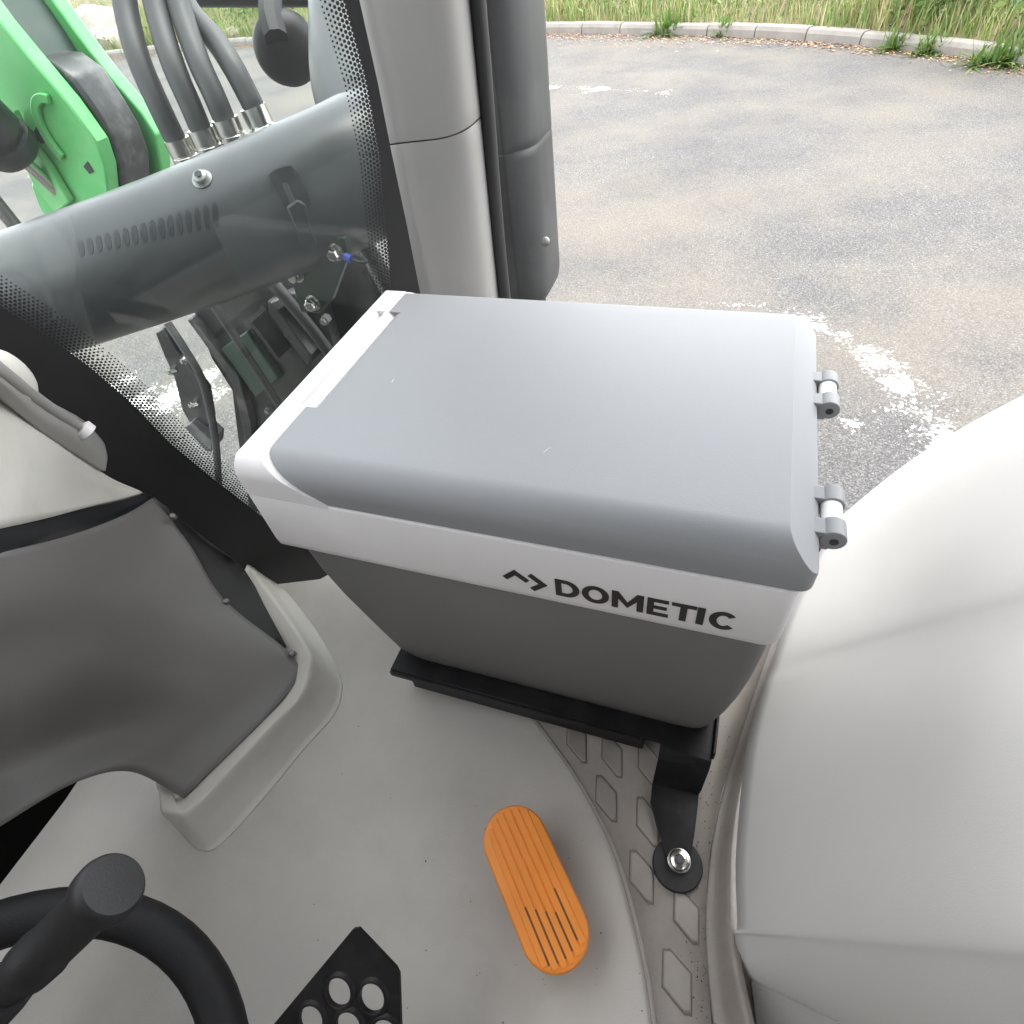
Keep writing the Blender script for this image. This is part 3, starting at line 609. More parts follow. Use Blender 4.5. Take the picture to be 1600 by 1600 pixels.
a, b = AD(290, -8, 1.2), AD(510, -8, 1.2)
tube('mounting_bar', [a, b], .020, M_POST, WL, n=12, sub=1)
# ------------------------------------------------------------------ chassis parts below the cowl (longitudinal plates outside the windscreen)
CB = root('chassis_bracket', 'black welded loader chassis bracket below the exhaust cowl', 'bracket', AY(430, 640, .80)+Vector((0, 0, -.4)))
prism('main_plate', [AY(x, y, .84) for x, y in ((296, 470), (372, 430), (470, 420), (500, 470), (520, 540), (540, 640), (530, 760), (390, 800), (372, 690), (362, 610), (330, 560))], (0, .03, 0), M_IRON, CB, bevel=.003)
prism('rail', [AY(x, y, .82) for x, y in ((292, 500), (298, 498), (372, 588), (392, 660), (398, 740), (388, 740), (380, 668), (362, 596))], (0, .022, 0), M_WORN, CB, bevel=.002)
prism('web', [AY(x, y, .825) for x, y in ((345, 545), (385, 518), (436, 592), (400, 622))], (0, .02, 0), M_DKGREEN, CB, bevel=.003)
prism('rib', [AY(x, y, .80) for x, y in ((390, 505), (394, 503), (436, 560), (432, 563))], (0, .04, 0), M_IRON, CB)
prism('side_plate', [AY(x, y, .80) for x, y in ((418, 470), (430, 478), (486, 556), (482, 572), (470, 560), (420, 490))], (0, .05, 0), M_IRON, CB, bevel=.002)
prism('stub_bar', [AY(x, y, .80) for x, y in ((417, 474), (458, 458), (464, 468), (427, 490))], (0, .06, 0), M_WORN, CB, bevel=.003)
prism('outer_plate', [AY(x, y, .90) for x, y in ((500, 400), (560, 395), (600, 470), (570, 540), (480, 640), (480, 520))], (0, .03, 0), M_IRON, CB, bevel=.003)
prism('cross_member', [AY(x, y, .93) for x, y in ((300, 470), (560, 380), (610, 470), (560, 620), (470, 800), (395, 800), (380, 640))], (0, .04, 0), M_IRON, CB, bevel=.004)
for (x0, y0, x1, y1, rd) in ((330, 470, 490, 720, .008), (425, 440, 560, 620, .011)):
    a, b = AY(x0, y0, .79), AY(x1, y1, .80); tube('brake_line', [a, (a+b)/2+Vector((.02, -.015, .02)), b], rd, M_HOSE, CB, n=10)
for x, y in ((452, 520), (508, 500), (420, 640), (378, 600)): lathe('bolt', AY(x, y, .835), (0, -1, 0), [(-.01, .009), (.004, .009), (.004, .0065), (.010, .0065)], M_WORNSTEEL, CB, n=6, smooth=20)
GPZ = root('green_mount_plate', 'dark green steel mounting plate with three bright bolts under the cowl', 'plate', AY(495, 450, .70)+Vector((0, 0, -.1)))
prism('plate', [AY(x, y, .70) for x, y in ((462, 398), (500, 372), (536, 372), (545, 398), (532, 430), (518, 470), (498, 490), (470, 488), (455, 440))], (0, .014, 0), M_DKGREEN, GPZ, bevel=.002)
for x, y in ((526, 393), (464, 428), (490, 472)):
    q = AY(x, y, .699); bo = lathe('bolt', q, (0, -1, 0), [(-.004, .0125), (.002, .0125), (.002, .0095), (.009, .0095), (.0105, .008)], M_CHROME, GPZ, n=24)
    lathe('bolt_head', q+Vector((0, -.0105, 0)), (0, -1, 0), [(0, .0088), (.004, .0084), (.005, .006)], M_CHROME, bo, n=6, smooth=20)
tube('earth_cable', [AY(528, 395, .685), AY(545, 404, .68), AY(562, 410, .68), AY(572, 408, .69), AY(560, 400, .695), AY(540, 398, .69)], .0028, M_HOSE, GPZ, n=8)
tube('cable_tag', [AY(539, 401, .679), AY(549, 405, .678)], .0055, M_BLUE, GPZ, n=8, sub=1)
PV = root('coolant_hose', 'curved black hose beside the black border left of the cab pillar', 'hose', AY(600, 440, .80))
tube('hose', [AY(520, 372, .84), AY(548, 368, .82), (AY(574, 388, .80)), AY(594, 420, .79), AY(612, 455, .78), AY(640, 520, .78)], .0125, M_HOSE, PV, n=12)
LV = root('linkage_arm', 'bent black linkage lever with bolts in front of the bright asphalt gap', 'lever', AY(310, 640, .78))
prism('lever_plate', [AY(x, y, .80) for x, y in ((242, 520), (256, 512), (275, 545), (296, 570), (322, 610), (330, 655), (318, 676), (300, 668), (284, 640), (272, 590), (256, 556))], (0, .02, 0), M_IRON, LV, bevel=.003)
tube('lever_hose', [AY(262, 505, .80), AY(290, 548, .785), AY(314, 590, .775), AY(328, 640, .77), AY(338, 700, .765), AY(342, 770, .76)], .0085, M_HOSE, LV, n=12)
prism('foot_block', [AY(x, y, .78) for x, y in ((288, 668), (298, 660), (332, 690), (330, 706), (322, 706))], (0, .05, 0), M_WORN, LV, bevel=.003)
for x, y in ((268, 580), (290, 563), (302, 632)):
    q = AY(x, y, .795); lathe('bolt', q, (-.4, -1, .2), [(-.01, .008), (.004, .008), (.004, .006), (.010, .006)], M_CHROME, LV, n=6, smooth=20)
# ------------------------------------------------------------------ steering console
CN = root('steering_console', 'steering console with beige hood, black band and dark grey shroud', 'console', AZ(285, 1250, 0))
r0 = [(-90, 515, .505), (0, 585, .462), (80, 660, .388), (160, 738, .300), (221, 768, .246)]
r1 = [(-90, 690, .495), (0, 690, .446), (80, 722, .376), (150, 756, .298), (222, 769, .245)]
r2 = [(-90, 842, .43), (0, 826, .398), (80, 808, .348), (160, 786, .287), (223, 770, .244)]
patch('hood', [[AZ(*p) for p in r] for r in (r0, r1, r2)], M_BEIGE, CN, sub=8, thick=.006, smooth=60, ext=(-.03, -.32, .02))
patch('black_band', [[AZ(*p) for p in r] for r in ([(-90, 841, .425), (0, 825, .393), (80, 807, .343), (160, 785, .282), (224, 769, .241)],
      [(-90, 862, .412), (0, 846, .380), (80, 828, .331), (165, 803, .270), (232, 773, .231)], [(-90, 888, .395), (0, 869, .360), (80, 849, .314), (175, 815, .253), (243, 777, .218)])], M_STRIP, CN, sub=6, thick=.006, smooth=60, ext=(-.03, -.32, .02))
sh = [[(-150, 892, .40), (0, 864, .364), (110, 836, .309), (195, 804, .252), (240, 777, .222)],
      [(-150, 975, .362), (0, 945, .326), (140, 915, .264), (245, 870, .196), (296, 850, .166)],
      [(-150, 1060, .318), (0, 1020, .280), (150, 975, .234), (280, 930, .162), (352, 938, .106)],
      [(-150, 1170, .255), (0, 1110, .232), (150, 1055, .194), (310, 1020, .124), (461, 1030, .0585)],
      [(-150, 1270, .195), (0, 1195, .172), (150, 1140, .128), (330, 1110, .080), (445, 1088, .0585)],
      [(-150, 1380, .165), (0, 1290, .148), (120, 1222, .115), (205, 1206, .083), (286, 1247, .0585)]]
patch('shroud', [[AZ(*p) for p in r] for r in sh], M_SHROUD, CN, sub=8, thick=.005, smooth=60, ext=(-.03, -.32, .02))
fin = [(376, 898), (420, 962), (461, 1025), (462, 1045), (447, 1087), (418, 1118), (350, 1185), (285, 1250), (270, 1243), (247, 1230)]
fou = [(388, 883), (438, 950), (481, 1013), (486, 1040), (470, 1090), (425, 1137), (362, 1203), (298, 1268), (272, 1272), (252, 1268)]
fba = [(440, 917), (492, 985), (527, 1050), (530, 1085), (515, 1120), (470, 1170), (410, 1243), (340, 1317), (308, 1324), (285, 1305)]
def lerp2(a, b, t): return [(x*(1-t)+X*t, y*(1-t)+Y*t) for (x, y), (X, Y) in zip(a, b)]
rows = [[AZ(x, y, .045) for x, y in lerp2(fin, fou, -.3)], [AZ(x, y, .055) for x, y in fin], [AZ(x, y, .059) for x, y in lerp2(fin, fou, .6)], [AZ(x, y, .056) for x, y in lerp2(fin, fou, 1.05)],
        [AZ(x, y, .030) for x, y in lerp2(fou, fba, .42)], [AZ(x, y, .007) for x, y in lerp2(fou, fba, .88)], [AZ(x, y, .0005) for x, y in lerp2(fou, fba, 1.08)]]
patch('base_flange', rows, M_BEIGE, CN, sub=6, thick=.003, smooth=70)
box('console_light_block', (-1.0, -.42, -.119), (-.745, .29, .19), M_FOOT, CN, bevel=.01)  # dark box added inside the console shell to block light under the arch
# black gaiter between shroud and windscreen
patch('black_gaiter', [[AZ(*p) for p in r] for r in ([(232, 772, .215), (293, 848, .155), (346, 938, .095), (440, 1015, .050)], [(262, 795, .205), (335, 862, .130), (372, 915, .08), (448, 1010, .05)], [(270, 802, .19), (358, 870, .115), (384, 893, .065), (455, 1012, .05)])], M_RUBBER, CN, sub=4, thick=.002)
for x, y, z in ((269, 806, .207), (352, 939, .110), (378, 899, .068), (456, 1020, .064)):
    q = AZ(x, y, z); lathe('screw', q, (.3, -.3, 1), [(-.006, .0042), (.0005, .0042), (.002, .0025)], M_WORNSTEEL, CN, n=12)
# grab trim on the hood
hb = [[(-60, 518, .522), (0, 566, .486), (70, 622, .415), (128, 655, .362), (160, 688, .324), (166, 702, .312)],
      [(-60, 545, .525), (0, 592, .492), (70, 645, .421), (125, 680, .364), (158, 706, .324), (168, 716, .310)],
      [(-60, 575, .508), (0, 624, .465), (75, 682, .390), (125, 715, .338), (156, 734, .307), (165, 736, .300)]]
patch('grab_trim', [[AZ(*p) for p in r] for r in hb], M_HANDLE, CN, sub=6, thick=.008, smooth=50)
tube('trim_ridge', [AZ(-60, 528, .532), AZ(0, 578, .496), AZ(70, 632, .425), AZ(122, 666, .370)], .006, M_HANDLE, CN, n=10)
lathe('trim_ring', AZ(138, 676, .360), (AZ(122, 664, .372)-AZ(138, 676, .360)), [(0, .004), (0, .0105), (.008, .0105), (.009, .008), (.009, .004)], M_FRAME, CN, n=20)
q = AZ(8, 590, .472); bm = bmesh.new(); bmesh.ops.create_uvsphere(bm, u_segments=24, v_segments=14, radius=1)
dA = (AZ(60, 640, .41)-AZ(-30, 560, .50)).normalized(); dB = dA.cross(Vector((0, 0, 1))).normalized(); dC = dA.cross(dB)
for v_ in bm.verts: v_.co = q+dA*v_.co.x*.042+dB*v_.co.y*.02+dC*v_.co.z*.022
mkbm('end_cap', bm, M_BEIGE, CN)
# ------------------------------------------------------------------ steering wheel with spinner knob
wc = AD(-25, 1840, .40); wn = (CAM-wc).normalized(); wn = (wn+Vector((.05, -.05, .2))).normalized()
SW = root('steering_wheel', 'black steering wheel with spinner knob below the console', 'steering wheel', wc-wn*.16)
e1 = (RT-wn*RT.dot(wn)).normalized(); e2 = wn.cross(e1)
RW = .152
tube('rim', [wc+(e1*math.cos(a)+e2*math.sin(a))*RW for a in [2*math.pi*k/64 for k in range(65)]], .0185, M_WHEEL, SW, n=18, sub=1, smooth=60)
lathe('hub', wc-wn*.06, wn, [(0, .03), (.0, .07), (.03, .075), (.042, .07), (.046, .05), (.047, .002)], M_BLACK, SW, n=36)
lathe('column', wc-wn*.17, wn, [(0, .04), (.115, .045)], M_BLACK, SW, n=24)
for a in (20, 140, 262):
    d = e1*math.cos(math.radians(a))+e2*math.sin(math.radians(a)); tube('spoke', [wc-wn*.035+d*.05, wc-wn*.02+d*.10, wc+d*RW], [.02, .016, .012], M_BLACK, SW, n=12)
k0, k1 = AD(28, 1528, .368), AD(178, 1381, .345)
kd = (k1-k0).normalized(); kl = (k1-k0).length
kn = lathe('spinner_knob', k0, kd, [(-.02, .011), (0, .0128), (.012, .013), (.014, .016), (.030, .0165), (.032, .0152), (kl-.018, .0152), (kl-.015, .0172)], M_BLACK, SW, n=32, smooth=35)
kp = [(0, .0135), (.001, .0178), (.003, .0192), (.011, .0196), (.0145, .0188), (.0162, .017), (.0167, .001)]
lathe('knob_cap', k1-kd*.016, kd, kp, M_BLACK, kn, n=40, smooth=35)
tube('knob_clamp', [k0-kd*.045, k0-kd*.008], [.018, .016], M_RUBBER, kn, n=8, sub=1, smooth=20)
# ------------------------------------------------------------------ pedals
BP = root('brake_pedal', 'black steel pedal plate with round grip holes in front of the floor', 'pedal', AZ(540, 1640, 0))
PZ = .14; PNn = Vector((.05, -.55, .83)).normalized(); PP = AZ(560, 1520, PZ)
def PQ(x, y): return AP(x, y, PP, PNn)
outl = [(553, 1450), (562, 1449), (620, 1510), (625, 1520), (632, 1720), (600, 1760), (420, 1720), (400, 1650), (428, 1600)]
holes = [(531, 1548), (583, 1557), (488, 1592), (546, 1602), (603, 1614), (450, 1640), (506, 1648), (562, 1655)]
me_ = []; bm = bmesh.new()
ex = (PQ(600, 1550)-PQ(500, 1550)).normalized(); ey = PNn.cross(ex)
def flat(p): d = p-PP; return Vector((d.dot(ex), d.dot(ey)))
def unflat(u, v, h=0): return PP+ex*u+ey*v+PNn*h
cu = bpy.data.curves.new('c', 'CURVE'); cu.dimensions = '2D'; cu.fill_mode = 'BOTH'
def addspl(pts):
    s_ = cu.splines.new('POLY'); s_.points.add(len(pts)-1)
    for i, p in enumerate(pts): s_.points[i].co = (p.x, p.y, 0, 1)
    s_.use_cyclic_u = True
addspl([flat(PQ(*p)) for p in outl]); HR = .0108
for h in holes:
    c = flat(PQ(*h)); addspl([c+Vector((HR*math.cos(t), HR*math.sin(t))) for t in [2*math.pi*k/24 for k in range(24)]])
cu.extrude = .0016
to = bpy.data.objects.new('t', cu); COL.objects.link(to); bpy.context.view_layer.update()
tm = to.to_mesh(); vs_ = [unflat(v.co.x, v.co.y, v.co.z) for v in tm.vertices]; fs_ = [p.vertices[:] for p in tm.polygons]; to.to_mesh_clear(); bpy.data.objects.remove(to)
mk('pedal_plate', vs_, fs_, M_BLACKSTEEL, BP, smooth=30)
for h in holes:
    c = PQ(*h); lathe('hole_collar', c, PNn, [(.0018, HR), (.0034, HR+.0006), (.0040, HR+.0022), (.0016, HR+.0046), (-.0012, HR+.004), (-.0014, HR)][:6]+[(.0018, HR)], M_BLACKSTEEL, BP, n=28) if False else None
    a = [2*math.pi*k/28 for k in range(28)]; prof = [(-.0014, HR), (.003, HR), (.0036, HR+.0012), (.0030, HR+.0026), (.0014, HR+.0045)]
    rs = [[c+PNn*hh+(ex*math.cos(t)+ey*math.sin(t))*r for t in a] for hh, r in prof]; v, f = rings(rs, cap=False); mk('grip_rim', v, f, M_BLACKSTEEL, BP, smooth=60, fixn=False)
tube('pedal_arm', [PQ(520, 1720)-PNn*.004, PQ(520, 1740)-PNn*.05, AZ(530, 1720, .01)], .012, M_BLACKSTEEL, BP, n=10, sub=3)
AC = root('accelerator_pedal', 'orange ribbed oval foot pedal standing on the cab floor', 'pedal', AZ(838, 1395, 0))
ZP = .050
pa0, pa1 = AZ(803, 1308, ZP+.006), AZ(868, 1460, ZP-.004)
L_ = pa1-pa0; dl = L_.normalized(); dn = Vector((0, 0, 1)); dn = (dn-dl*dn.dot(dl)).normalized(); dw = dl.cross(dn)
HW = .0335; pa0 = pa0+dl*.003; pa1 = pa1-dl*.003
def cap_ring(hw, h, grow=0):
    out = []
    for k in range(33):
        t = math.pi*k/32; out.append(pa1+dl*hw*math.sin(t)+dw*hw*math.cos(t)+dn*h)
    for k in range(33):
        t = math.pi+math.pi*k/32; out.append(pa0+dl*hw*math.sin(t)+dw*hw*math.cos(t)+dn*h)
    return out
v, f = rings([cap_ring(HW*.9, -.020), cap_ring(HW*.98, -.016), cap_ring(HW, -.008), cap_ring(HW, -.004), cap_ring(HW*.985, -.0012), cap_ring(HW*.955, .0006), cap_ring(HW*.91, .001)])
mk('pad', v, f, M_ORANGE, AC, smooth=50)
for k in range(6):
    o_ = (-.0205+.0082*k); inner = HW*.86; ext = math.sqrt(max(0, inner**2-o_**2))
    a = pa0-dl*ext+dw*o_; b = pa1+dl*ext+dw*o_
    def bar(t0, t1, m, w_=.0036, nm='rib'):
        A, B = a.lerp(b, t0), a.lerp(b, t1)
        rs = [[q+dw*x+dn*h for x, h in ((-w_, .0005), (-w_*.85, .0024), (w_*.85, .0024), (w_, .0005))] for q in (A, B)]
        v, f = rings(rs); mk(nm, v, f, m, AC, smooth=0)
    bar(0, 1, M_ORANGE)
    if k < 5:                                 # grooves packed with shoe dirt at the toe end
        a = a+dw*.0041; b = b+dw*.0041
        A, B = a.lerp(b, .60+.04*((k*3) % 4)), a.lerp(b, .965)
        rs = [[q+dw*x+dn*h for x, h in ((-.0013, .0008), (-.0013, .0023), (.0013, .0023), (.0013, .0008))] for q in (A, B)]
        v, f = rings(rs); mk('groove_dirt', v, f, M_ORANGEDIRT, AC, smooth=0)
mid = pa0.lerp(pa1, .55)
tube('pedal_stem', [mid-dn*.018, Vector((mid.x+.004, mid.y+.01, .0))], [.014, .02], M_BLACK, AC, n=14, sub=1)
# ------------------------------------------------------------------ cooler bracket
BR = root('cooler_bracket', 'black steel mounting bracket under the cooler with rubber foot and bolt', 'bracket', (-.1, .35, 0))
pa_, pb_ = AZ(613, 1040, .056), AZ(1112, 1192, .056)
TZ0, TZ1 = .053, .0575
yfr = lambda x: pa_.y+(pb_.y-pa_.y)*(x-pa_.x)/(pb_.x-pa_.x)
box('tray', (pa_.x, (pa_.y+pb_.y)/2, TZ0), (pb_.x, .55, TZ1), M_BLACKSTEEL, BR, bevel=.0014)
box('tray_lip', (pa_.x+.001, (pa_.y+pb_.y)/2-.0035, .0475), (pb_.x-.078, (pa_.y+pb_.y)/2-.0004, TZ1+.0006), M_BLACKSTEEL, BR, bevel=.0012)
box('under_rail', (pa_.x+.022, (pa_.y+pb_.y)/2+.004, .012), (pb_.x-.074, (pa_.y+pb_.y)/2+.05, .0525), M_BLACKSTEEL, BR, bevel=.002)
box('under_rail', (pa_.x+.022, .46, .0), (pb_.x-.01, .50, .0525), M_BLACKSTEEL, BR, bevel=.002)
box('side_upstand', (pb_.x-.0005, (pa_.y+pb_.y)/2, .049), (pb_.x+.0025, .55, .066), M_BLACKSTEEL, BR, bevel=.0008)
FZ = .0135
tabL = [AZ(1031, 1166, .0572), AZ(1028, 1186, .051), AZ(1021, 1216, .022), AZ(1019, 1226, FZ+.001), AZ(1016, 1254, FZ), AZ(1029, 1302, FZ), AZ(1043, 1340, FZ)]
tabR = [AZ(1112, 1191, .0572), AZ(1109, 1202, .051), AZ(1096, 1236, .022), AZ(1092, 1242, FZ+.001), AZ(1091, 1256, FZ), AZ(1085, 1305, FZ), AZ(1079, 1340, FZ)]
ym_ = (pa_.y+pb_.y)/2+.003; tabL.insert(0, Vector((tabL[0].x, ym_, .0574))); tabR.insert(0, Vector((pb_.x-.0006, ym_, .0574)))
bolt = AZ(1061, 1345, FZ); rad_t = (tabL[-1]-tabR[-1]).length/2
c = (tabL[-1]+tabR[-1])/2; d = (tabL[-1]-tabR[-1]).normalized(); fw = Vector((d.y, -d.x, 0)); fw = fw if fw.y < 0 else -fw
for a in (30, 55, 78):
    t = math.radians(a); tabL.append(c+d*rad_t*math.cos(t)+fw*rad_t*math.sin(t)*1.15); tabR.append(c-d*rad_t*math.cos(t)+fw*rad_t*math.sin(t)*1.15)
vs_ = [p for a, b in zip(tabL, tabR) for p in (a, (a+b)/2, b)]; n = len(tabL)
fs_ = [(3*i+j, 3*i+j+1, 3*i+j+4, 3*i+j+3) for i in range(n-1) for j in range(2)]
tab = mk('foot_tab', vs_, fs_, M_BLACKSTEEL, BR, solid=.0026, smooth=0, bevel=.0007, fixn=False)
bm = bmesh.new(); bm.from_mesh(tab.data)
if sum((fc.normal.z for fc in bm.faces)) < 0: bmesh.ops.reverse_faces(bm, faces=bm.faces)
bm.to_mesh(tab.data); bm.free()
dc = AZ(1058, 1352, .005); lathe('rubber_foot', Vector((dc.x, dc.y, .0036)), (0, 0, 1), [(0, .021), (.0, .0252), (.001, .0258), (.0055, .0258), (.0068, .0248), (.007, .012)], M_RUBBER, BR, n=40)
wsb = lathe('washer', bolt+Vector((0, 0, .0004)), (0, 0, 1), [(0, .0118), (.0012, .0118), (.0014, .0112), (.0014, .004)], M_CHROME, BR, n=28)
bt = lathe('bolt', bolt+Vector((0, 0, .0019)), (0, 0, 1), [(0, .0104), (.0012, .0104), (.0034, .0094), (.0048, .0074), (.0051, .0050), (.0022, .0048), (.0022, .0002)], M_CHROME, BR, n=30, smooth=30)
lathe('hex_socket', bolt+Vector((0, 0, .0060)), (0, 0, 1), [(0, .0047), (.0009, .0047)], M_WORN, bt, n=6, smooth=0)
# ------------------------------------------------------------------ the cooler
CO = root('cooler_box', 'grey electric cooler box with light grey band and black brand lettering', 'cooler', (-.15, .42, .0578))
XL, XR, YF, YB = -.3800, .0770, .2610, .5725
def prof(top, z0, r, ins=0, steps=9):
    out = [(z0, 0.0, 0.0)]
    for k in range(steps+1):
        a = math.radians(90*k/steps); out.append((top-r+r*math.sin(a), r-r*math.cos(a), min(r-r*math.cos(a), .012 if k < steps else .014)))
    out.append((top+.0001, r+.012, .03)); return out
def shell(top, z0, r, ins, xl, xr):
    rs = []
    for z, df, db in prof(top, z0, r):
        rs.append(rrect(xl, xr, YF+ins+df*1.0, YB-ins-db, .010, z, 5, .004))
    return bm_from(*rings(rs))
# band (upper rim of the box) with a small ledge at top and a lip below
band = [rrect(XL+.010, XR-.006, YF+.007, YB-.006, .014, .3165, 5, .005), rrect(XL+.004, XR-.001, YF+.0015, YB-.002, .014, .3165, 5, .005), rrect(XL+.001, XR, YF+.0004, YB, .014, .3185, 5, .005),
        rrect(XL, XR, YF, YB, .013, .325, 5, .005), rrect(XL, XR, YF, YB, .012, .3862, 5, .005), rrect(XL+.0006, XR-.0006, YF+.0006, YB-.0006, .012, .3876, 5, .005), rrect(XL+.003, XR-.003, YF+.0035, YB-.003, .010, .3880, 5, .005)]
v, f = rings(band); mk('rim_band', v, f, M_FRAME, CO, smooth=35)
DP, DQ = Vector((-.338, .4, .4165)), Vector((-.2925, .4, .3878)); dg = (DQ-DP).normalized(); dno = Vector((-dg.z, 0, dg.x)); dno = dno if dno.z < 0 else -dno
lid = shell(.4250, .3888, .026, .0022, XL+.001, XR+.0060)
cut(lid, Vector((-.3545, 0, 0)), Vector((-1, 0, 0))); cut(lid, DP, dno); cut(lid, Vector((.0605, 0, .4250)), Vector((.70, 0, .714)))
s1 = shell(.4256, .3872, .019, 0.0, XL, XR)
cut(s1, Vector((XL+.0025, 0, .4256)), Vector((-.6, 0, .8)))
s2 = s1.copy()
cut(s1, Vector((-.3552, 0, 0)), Vector((1, 0, 0)))
cut(s2, Vector((-.3552, 0, 0)), Vector((-1, 0, 0))); cut(s2, DP+dno*.0006, -dno); cut(s2, Vector((-.286, 0, 0)), Vector((1, 0, 0)))
lid_o = mkbm('lid_panel', lid, M_LID, CO, smooth=28, bevel=.0012)
fr_o = mkbm('lid_frame', s1, M_FRAME, CO, smooth=28, bevel=.0010)
mkbm('frame_corner', s2, M_FRAME, fr_o, smooth=28)
# finger scoop at the opening end, cut into both
sc_prof = [(-.3700, .4262), (-.3665, .4248), (-.3640, .4215), (-.3590, .4170), (-.3520, .4155), (-.3470, .4185), (-.3420, .4228), (-.3380, .4246), (-.334, .4254), (-.334, .44), (-.37, .44)]
org = origin_of(CO)
def scoop_bm(): 
    P0 = [Vector((x, .3440, z)) for x, z in sc_prof]; P1 = [Vector((x, .5150, z)) for x, z in sc_prof]
    v, f = rings([P0, P1]); return v, f
v, f = scoop_bm(); cutter = mk('cutter', v, f, M_FRAME, CO, smooth=0)
bpy.context.view_layer.update()
for o in (lid_o, fr_o):
    md = o.modifiers.new('scoop', 'BOOLEAN'); md.operation = 'DIFFERENCE'; md.object = cutter; md.solver = 'EXACT'
    while o.modifiers[0] != md and o.modifiers[0].name != 'scoop': o.modifiers.move(len(o.modifiers)-1, 0)
    bv = [m for m in o.modifiers if m.type == 'BEVEL'][0]; o.modifiers.remove(bv)
bpy.context.view_layer.update()
dgp = bpy.context.evaluated_depsgraph_get()
for o in (lid_o, fr_o):
    nm = bpy.data.meshes.new_from_object(o.evaluated_get(dgp)); o.modifiers.clear(); o.data = nm
    nm.shade_smooth(); nm.set_sharp_from_angle(angle=math.radians(28))
    if o is fr_o: continue
    md = o.modifiers.new('bevel', 'BEVEL'); md.width = .0012; md.segments = 2; md.limit_method = 'ANGLE'; md.angle_limit = math.radians(40)
    wn_ = o.modifiers.new('weighted', 'WEIGHTED_NORMAL'); wn_.keep_sharp = True; wn_.weight = 80
bpy.data.objects.remove(cutter, do_unlink=True)
# trough liner so the scoop reads as one light grey moulding
bl = []
body = [(.0580, .034, .030, .040), (.0600, .020, .014, .038), (.066, .0135, .0065, .0365), (.085, .0105, -.0065, .0330), (.12, .0075, -.0165, .028), (.17, .0050, -.0215, .021), (.22, .0035, -.0225, .014), (.27, .0035, -.020, .009), (.317, .0105, .0035, .0065)]
rs = []
for z, l, r, fr in body:
    t = (.317-z)/.259
    xl = -.369+.033*t**1.3+(l-.0035 if z < .07 else 0); xr = .0745-.020*t**3+(-(r+.0065) if z < .066 else 0)
    rs.append(rrect(xl, xr, YF+fr*.95, YB-.006-.03*t, .022, z, 6))
v, f = rings(rs); mk('body', v, f, M_BODY, CO, smooth=40)
# lettering
YL = YF-.0006
def FX(zx, zy): p = AY(760+zx/3.2, 860+zy/3.2, YL); return p.x, p.z
zb_ = FX(345, 222)[1]; zt_ = FX(340, 143)[1]; HT = zt_-zb_
LT = {'D': (340, 462, 143), 'O': (475, 613, 175), 'M': (627, 790, 200), 'E': (806, 918, 238), 'T': (930, 1058, 250), 'I': (1062, 1114, 275), 'C': (1117, 1267, 290)}
def letter(ch, x0, x1):
    W = x1-x0; st = HT*.235; P = []       # list of polygons (closed strips) in x,z
    if ch == 'I': x1 = x0+st; return [[(x0, 0), (x0+st*1.08, 0), (x0+st*1.08, HT), (x0, HT)]]
    if ch == 'E': return [[(x0, 0), (x0+st, 0), (x0+st, HT), (x0, HT)]]+[[(x0+st, a), (x1-k, a), (x1-k, b), (x0+st, b)] for a, b, k in ((0, st*.8, 0), (HT/2-st*.38, HT/2+st*.38, st*.3), (HT-st*.8, HT, st*.1))]
    if ch == 'T': m = (x0+x1)/2; return [[(m-st/2, 0), (m+st/2, 0), (m+st/2, HT-st*.8), (m-st/2, HT-st*.8)], [(x0, HT-st*.8), (x1, HT-st*.8), (x1, HT), (x0, HT)]]
    if ch == 'M':
        m = (x0+x1)/2; q = st*.98
        return [[(x0, 0), (x0+q, 0), (x0+q, HT), (x0, HT)], [(x1-q, 0), (x1, 0), (x1, HT), (x1-q, HT)], [(x0+q, HT), (x0+q, HT*.58), (m, HT*.10), (m, HT*.42)], [(x1-q, HT*.58), (x1-q, HT), (m, HT*.42), (m, HT*.10)]]
    def arcstrip(cx, cz, ax_, az, a0, a1, n=28):
        out = []
        for k in range(n):
            A, B = math.radians(a0+(a1-a0)*k/n), math.radians(a0+(a1-a0)*(k+1)/n); ix, iz = ax_-st*1.05, az-st*.82
            out.append([(cx+ax_*math.cos(A), cz+az*math.sin(A)), (cx+ax_*math.cos(B), cz+az*math.sin(B)), (cx+ix*math.cos(B), cz+iz*math.sin(B)), (cx+ix*math.cos(A), cz+iz*math.sin(A))])
        return out
    if ch == 'O': return arcstrip((x0+x1)/2, HT/2, W/2, HT*.515, 0, 360, 44)
    if ch == 'C': return arcstrip((x0+x1)/2+.001, HT/2, W/2, HT*.515, 42, 318, 36)
    if ch == 'D':
        bx = x0+W*.42
        return [[(x0, 0), (x0+st, 0), (x0+st, HT), (x0, HT)], [(x0+st, 0), (bx, 0), (bx, st*.82), (x0+st, st*.82)], [(x0+st, HT-st*.82), (bx, HT-st*.82), (bx, HT), (x0+st, HT)]]+arcstrip(bx, HT/2, x1-bx, HT/2, -90, 90, 24)
def flat_mesh(name, polys, z0, label=None):
    V = []; Fc = []
    for P in polys:
        b = len(V); n = len(P); V += [(x, YL, z0+z) for x, z in P]+[(x, YL+.0005, z0+z) for x, z in P]
        Fc += [tuple(range(b, b+n))]+[(b+i, b+(i+1) % n, b+n+(i+1) % n, b+n+i) for i in range(n)]
    o = mk(name, V, Fc, M_INK, CO, smooth=0)
    if label: o['label'] = label
for ch, (a, b, top) in LT.items():
    x0 = FX(a, top)[0]; x1 = FX(b, top+20)[0]; flat_mesh('letter', letter(ch, x0, x1), zb_, 'black capital letter '+ch)
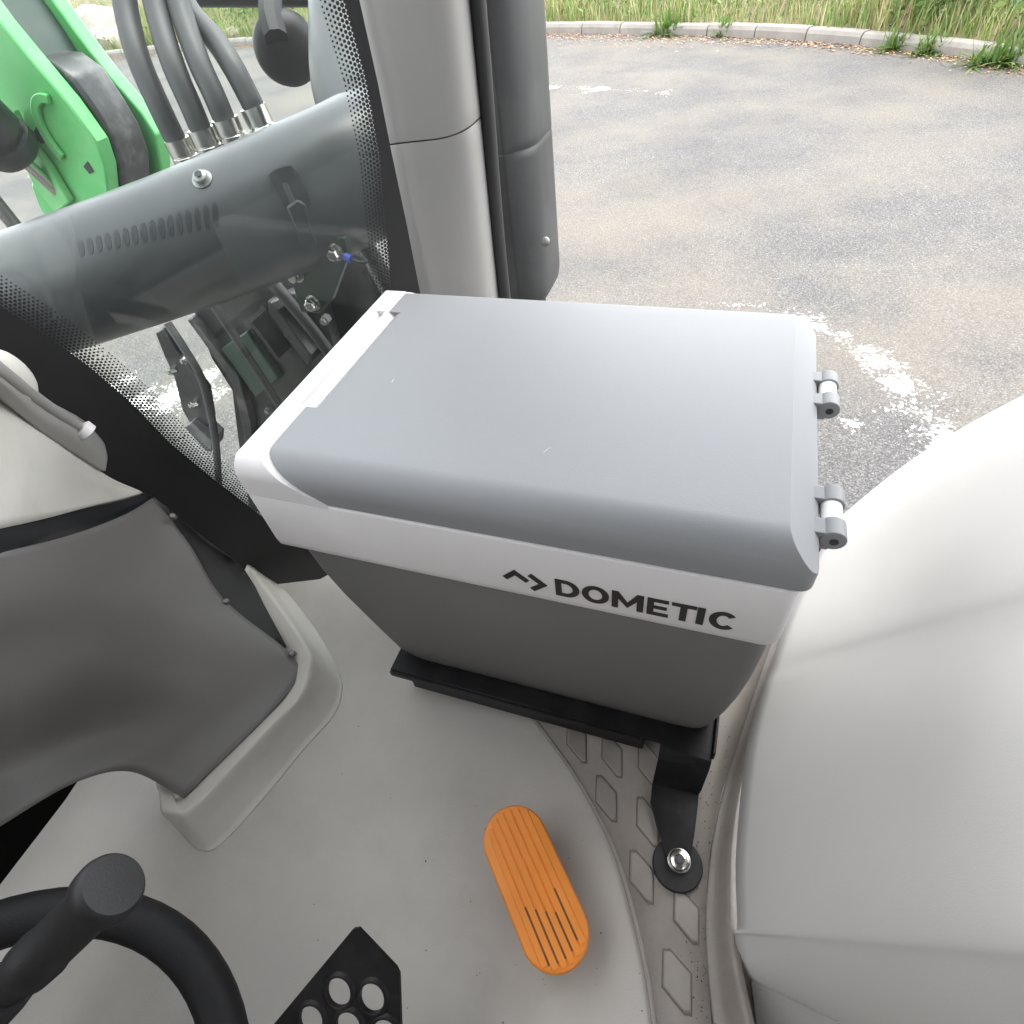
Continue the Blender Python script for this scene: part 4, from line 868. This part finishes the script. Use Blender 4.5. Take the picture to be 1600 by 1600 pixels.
def thick(pl_, w_):
    out = []
    P = [Vector(p) for p in pl_]
    a, b, c = P; d1 = (b-a).normalized(); d2 = (c-b).normalized(); n1 = Vector((-d1.y, d1.x)); n2 = Vector((-d2.y, d2.x)); m = (n1+n2).normalized(); m = m/m.dot(n1)
    return [[tuple(a-n1*w_), tuple(b-m*w_), tuple(b+m*w_), tuple(a+n1*w_)], [tuple(b-m*w_), tuple(c-n2*w_), tuple(c+n2*w_), tuple(b+m*w_)]]
l1 = [FX(*p) for p in ((92, 137), (140, 112), (205, 158))]; l2 = [FX(*p) for p in ((214, 124), (283, 174), (230, 196))]
flat_mesh('chevron_mark', thick(l1, HT*.115), 0, 'black roof shaped chevron of the logo'); flat_mesh('chevron_mark', thick(l2, HT*.115), 0, 'black right pointing chevron of the logo')
# hinges at the far short end
for yc in (.4720, .3265):
    hg = mk('hinge', *tube_geo([(.0925, yc+.0235, .4005), (.0925, yc+.0085, .4005)], .0086, 20, 1), M_LID, CO, bevel=.0008)
    mk('knuckle', *tube_geo([(.0925, yc-.0085, .4005), (.0925, yc-.0245, .4005)], .0086, 20, 1), M_LID, hg, bevel=.0008)
    mk('pin', *tube_geo([(.0920, yc+.0088, .4005), (.0920, yc-.0088, .4005)], .0072, 18, 1), M_WHITE, hg)
    mk('pin_hole', *tube_geo([(.0931, yc-.0240, .4000), (.0931, yc-.0250, .4000)], .0030, 12, 1), M_STRIP, hg)
    for a, b in ((.0085, .0235), (-.0245, -.0085)): box('leaf', (.0750, yc+a+.0005, .390), (.0915, yc+b-.0005, .4065), M_LID, hg, bevel=.001)
tube('carry_handle', [(.0765, .385, .350), (.090, .380, .362), (.099, .368, .366)], [.006, .008, .007], M_STRIP, CO, n=12)
for (x, y, dx, dy) in ((849, 707, 11, -8), (612, 597, 4, -6)):
    a, b = AZ(x, y, .42525), AZ(x+dx, y+dy, .42525); d = (b-a).normalized(); nn = Vector((-d.y, d.x, 0))*.0002
    mk('scratch', [a-nn, b-nn*.3, b+nn*.3, a+nn], [(0, 1, 2, 3)], M_FRAME, CO, smooth=0, solid=.0002)
SC.render.resolution_x = SC.render.resolution_y = 1024
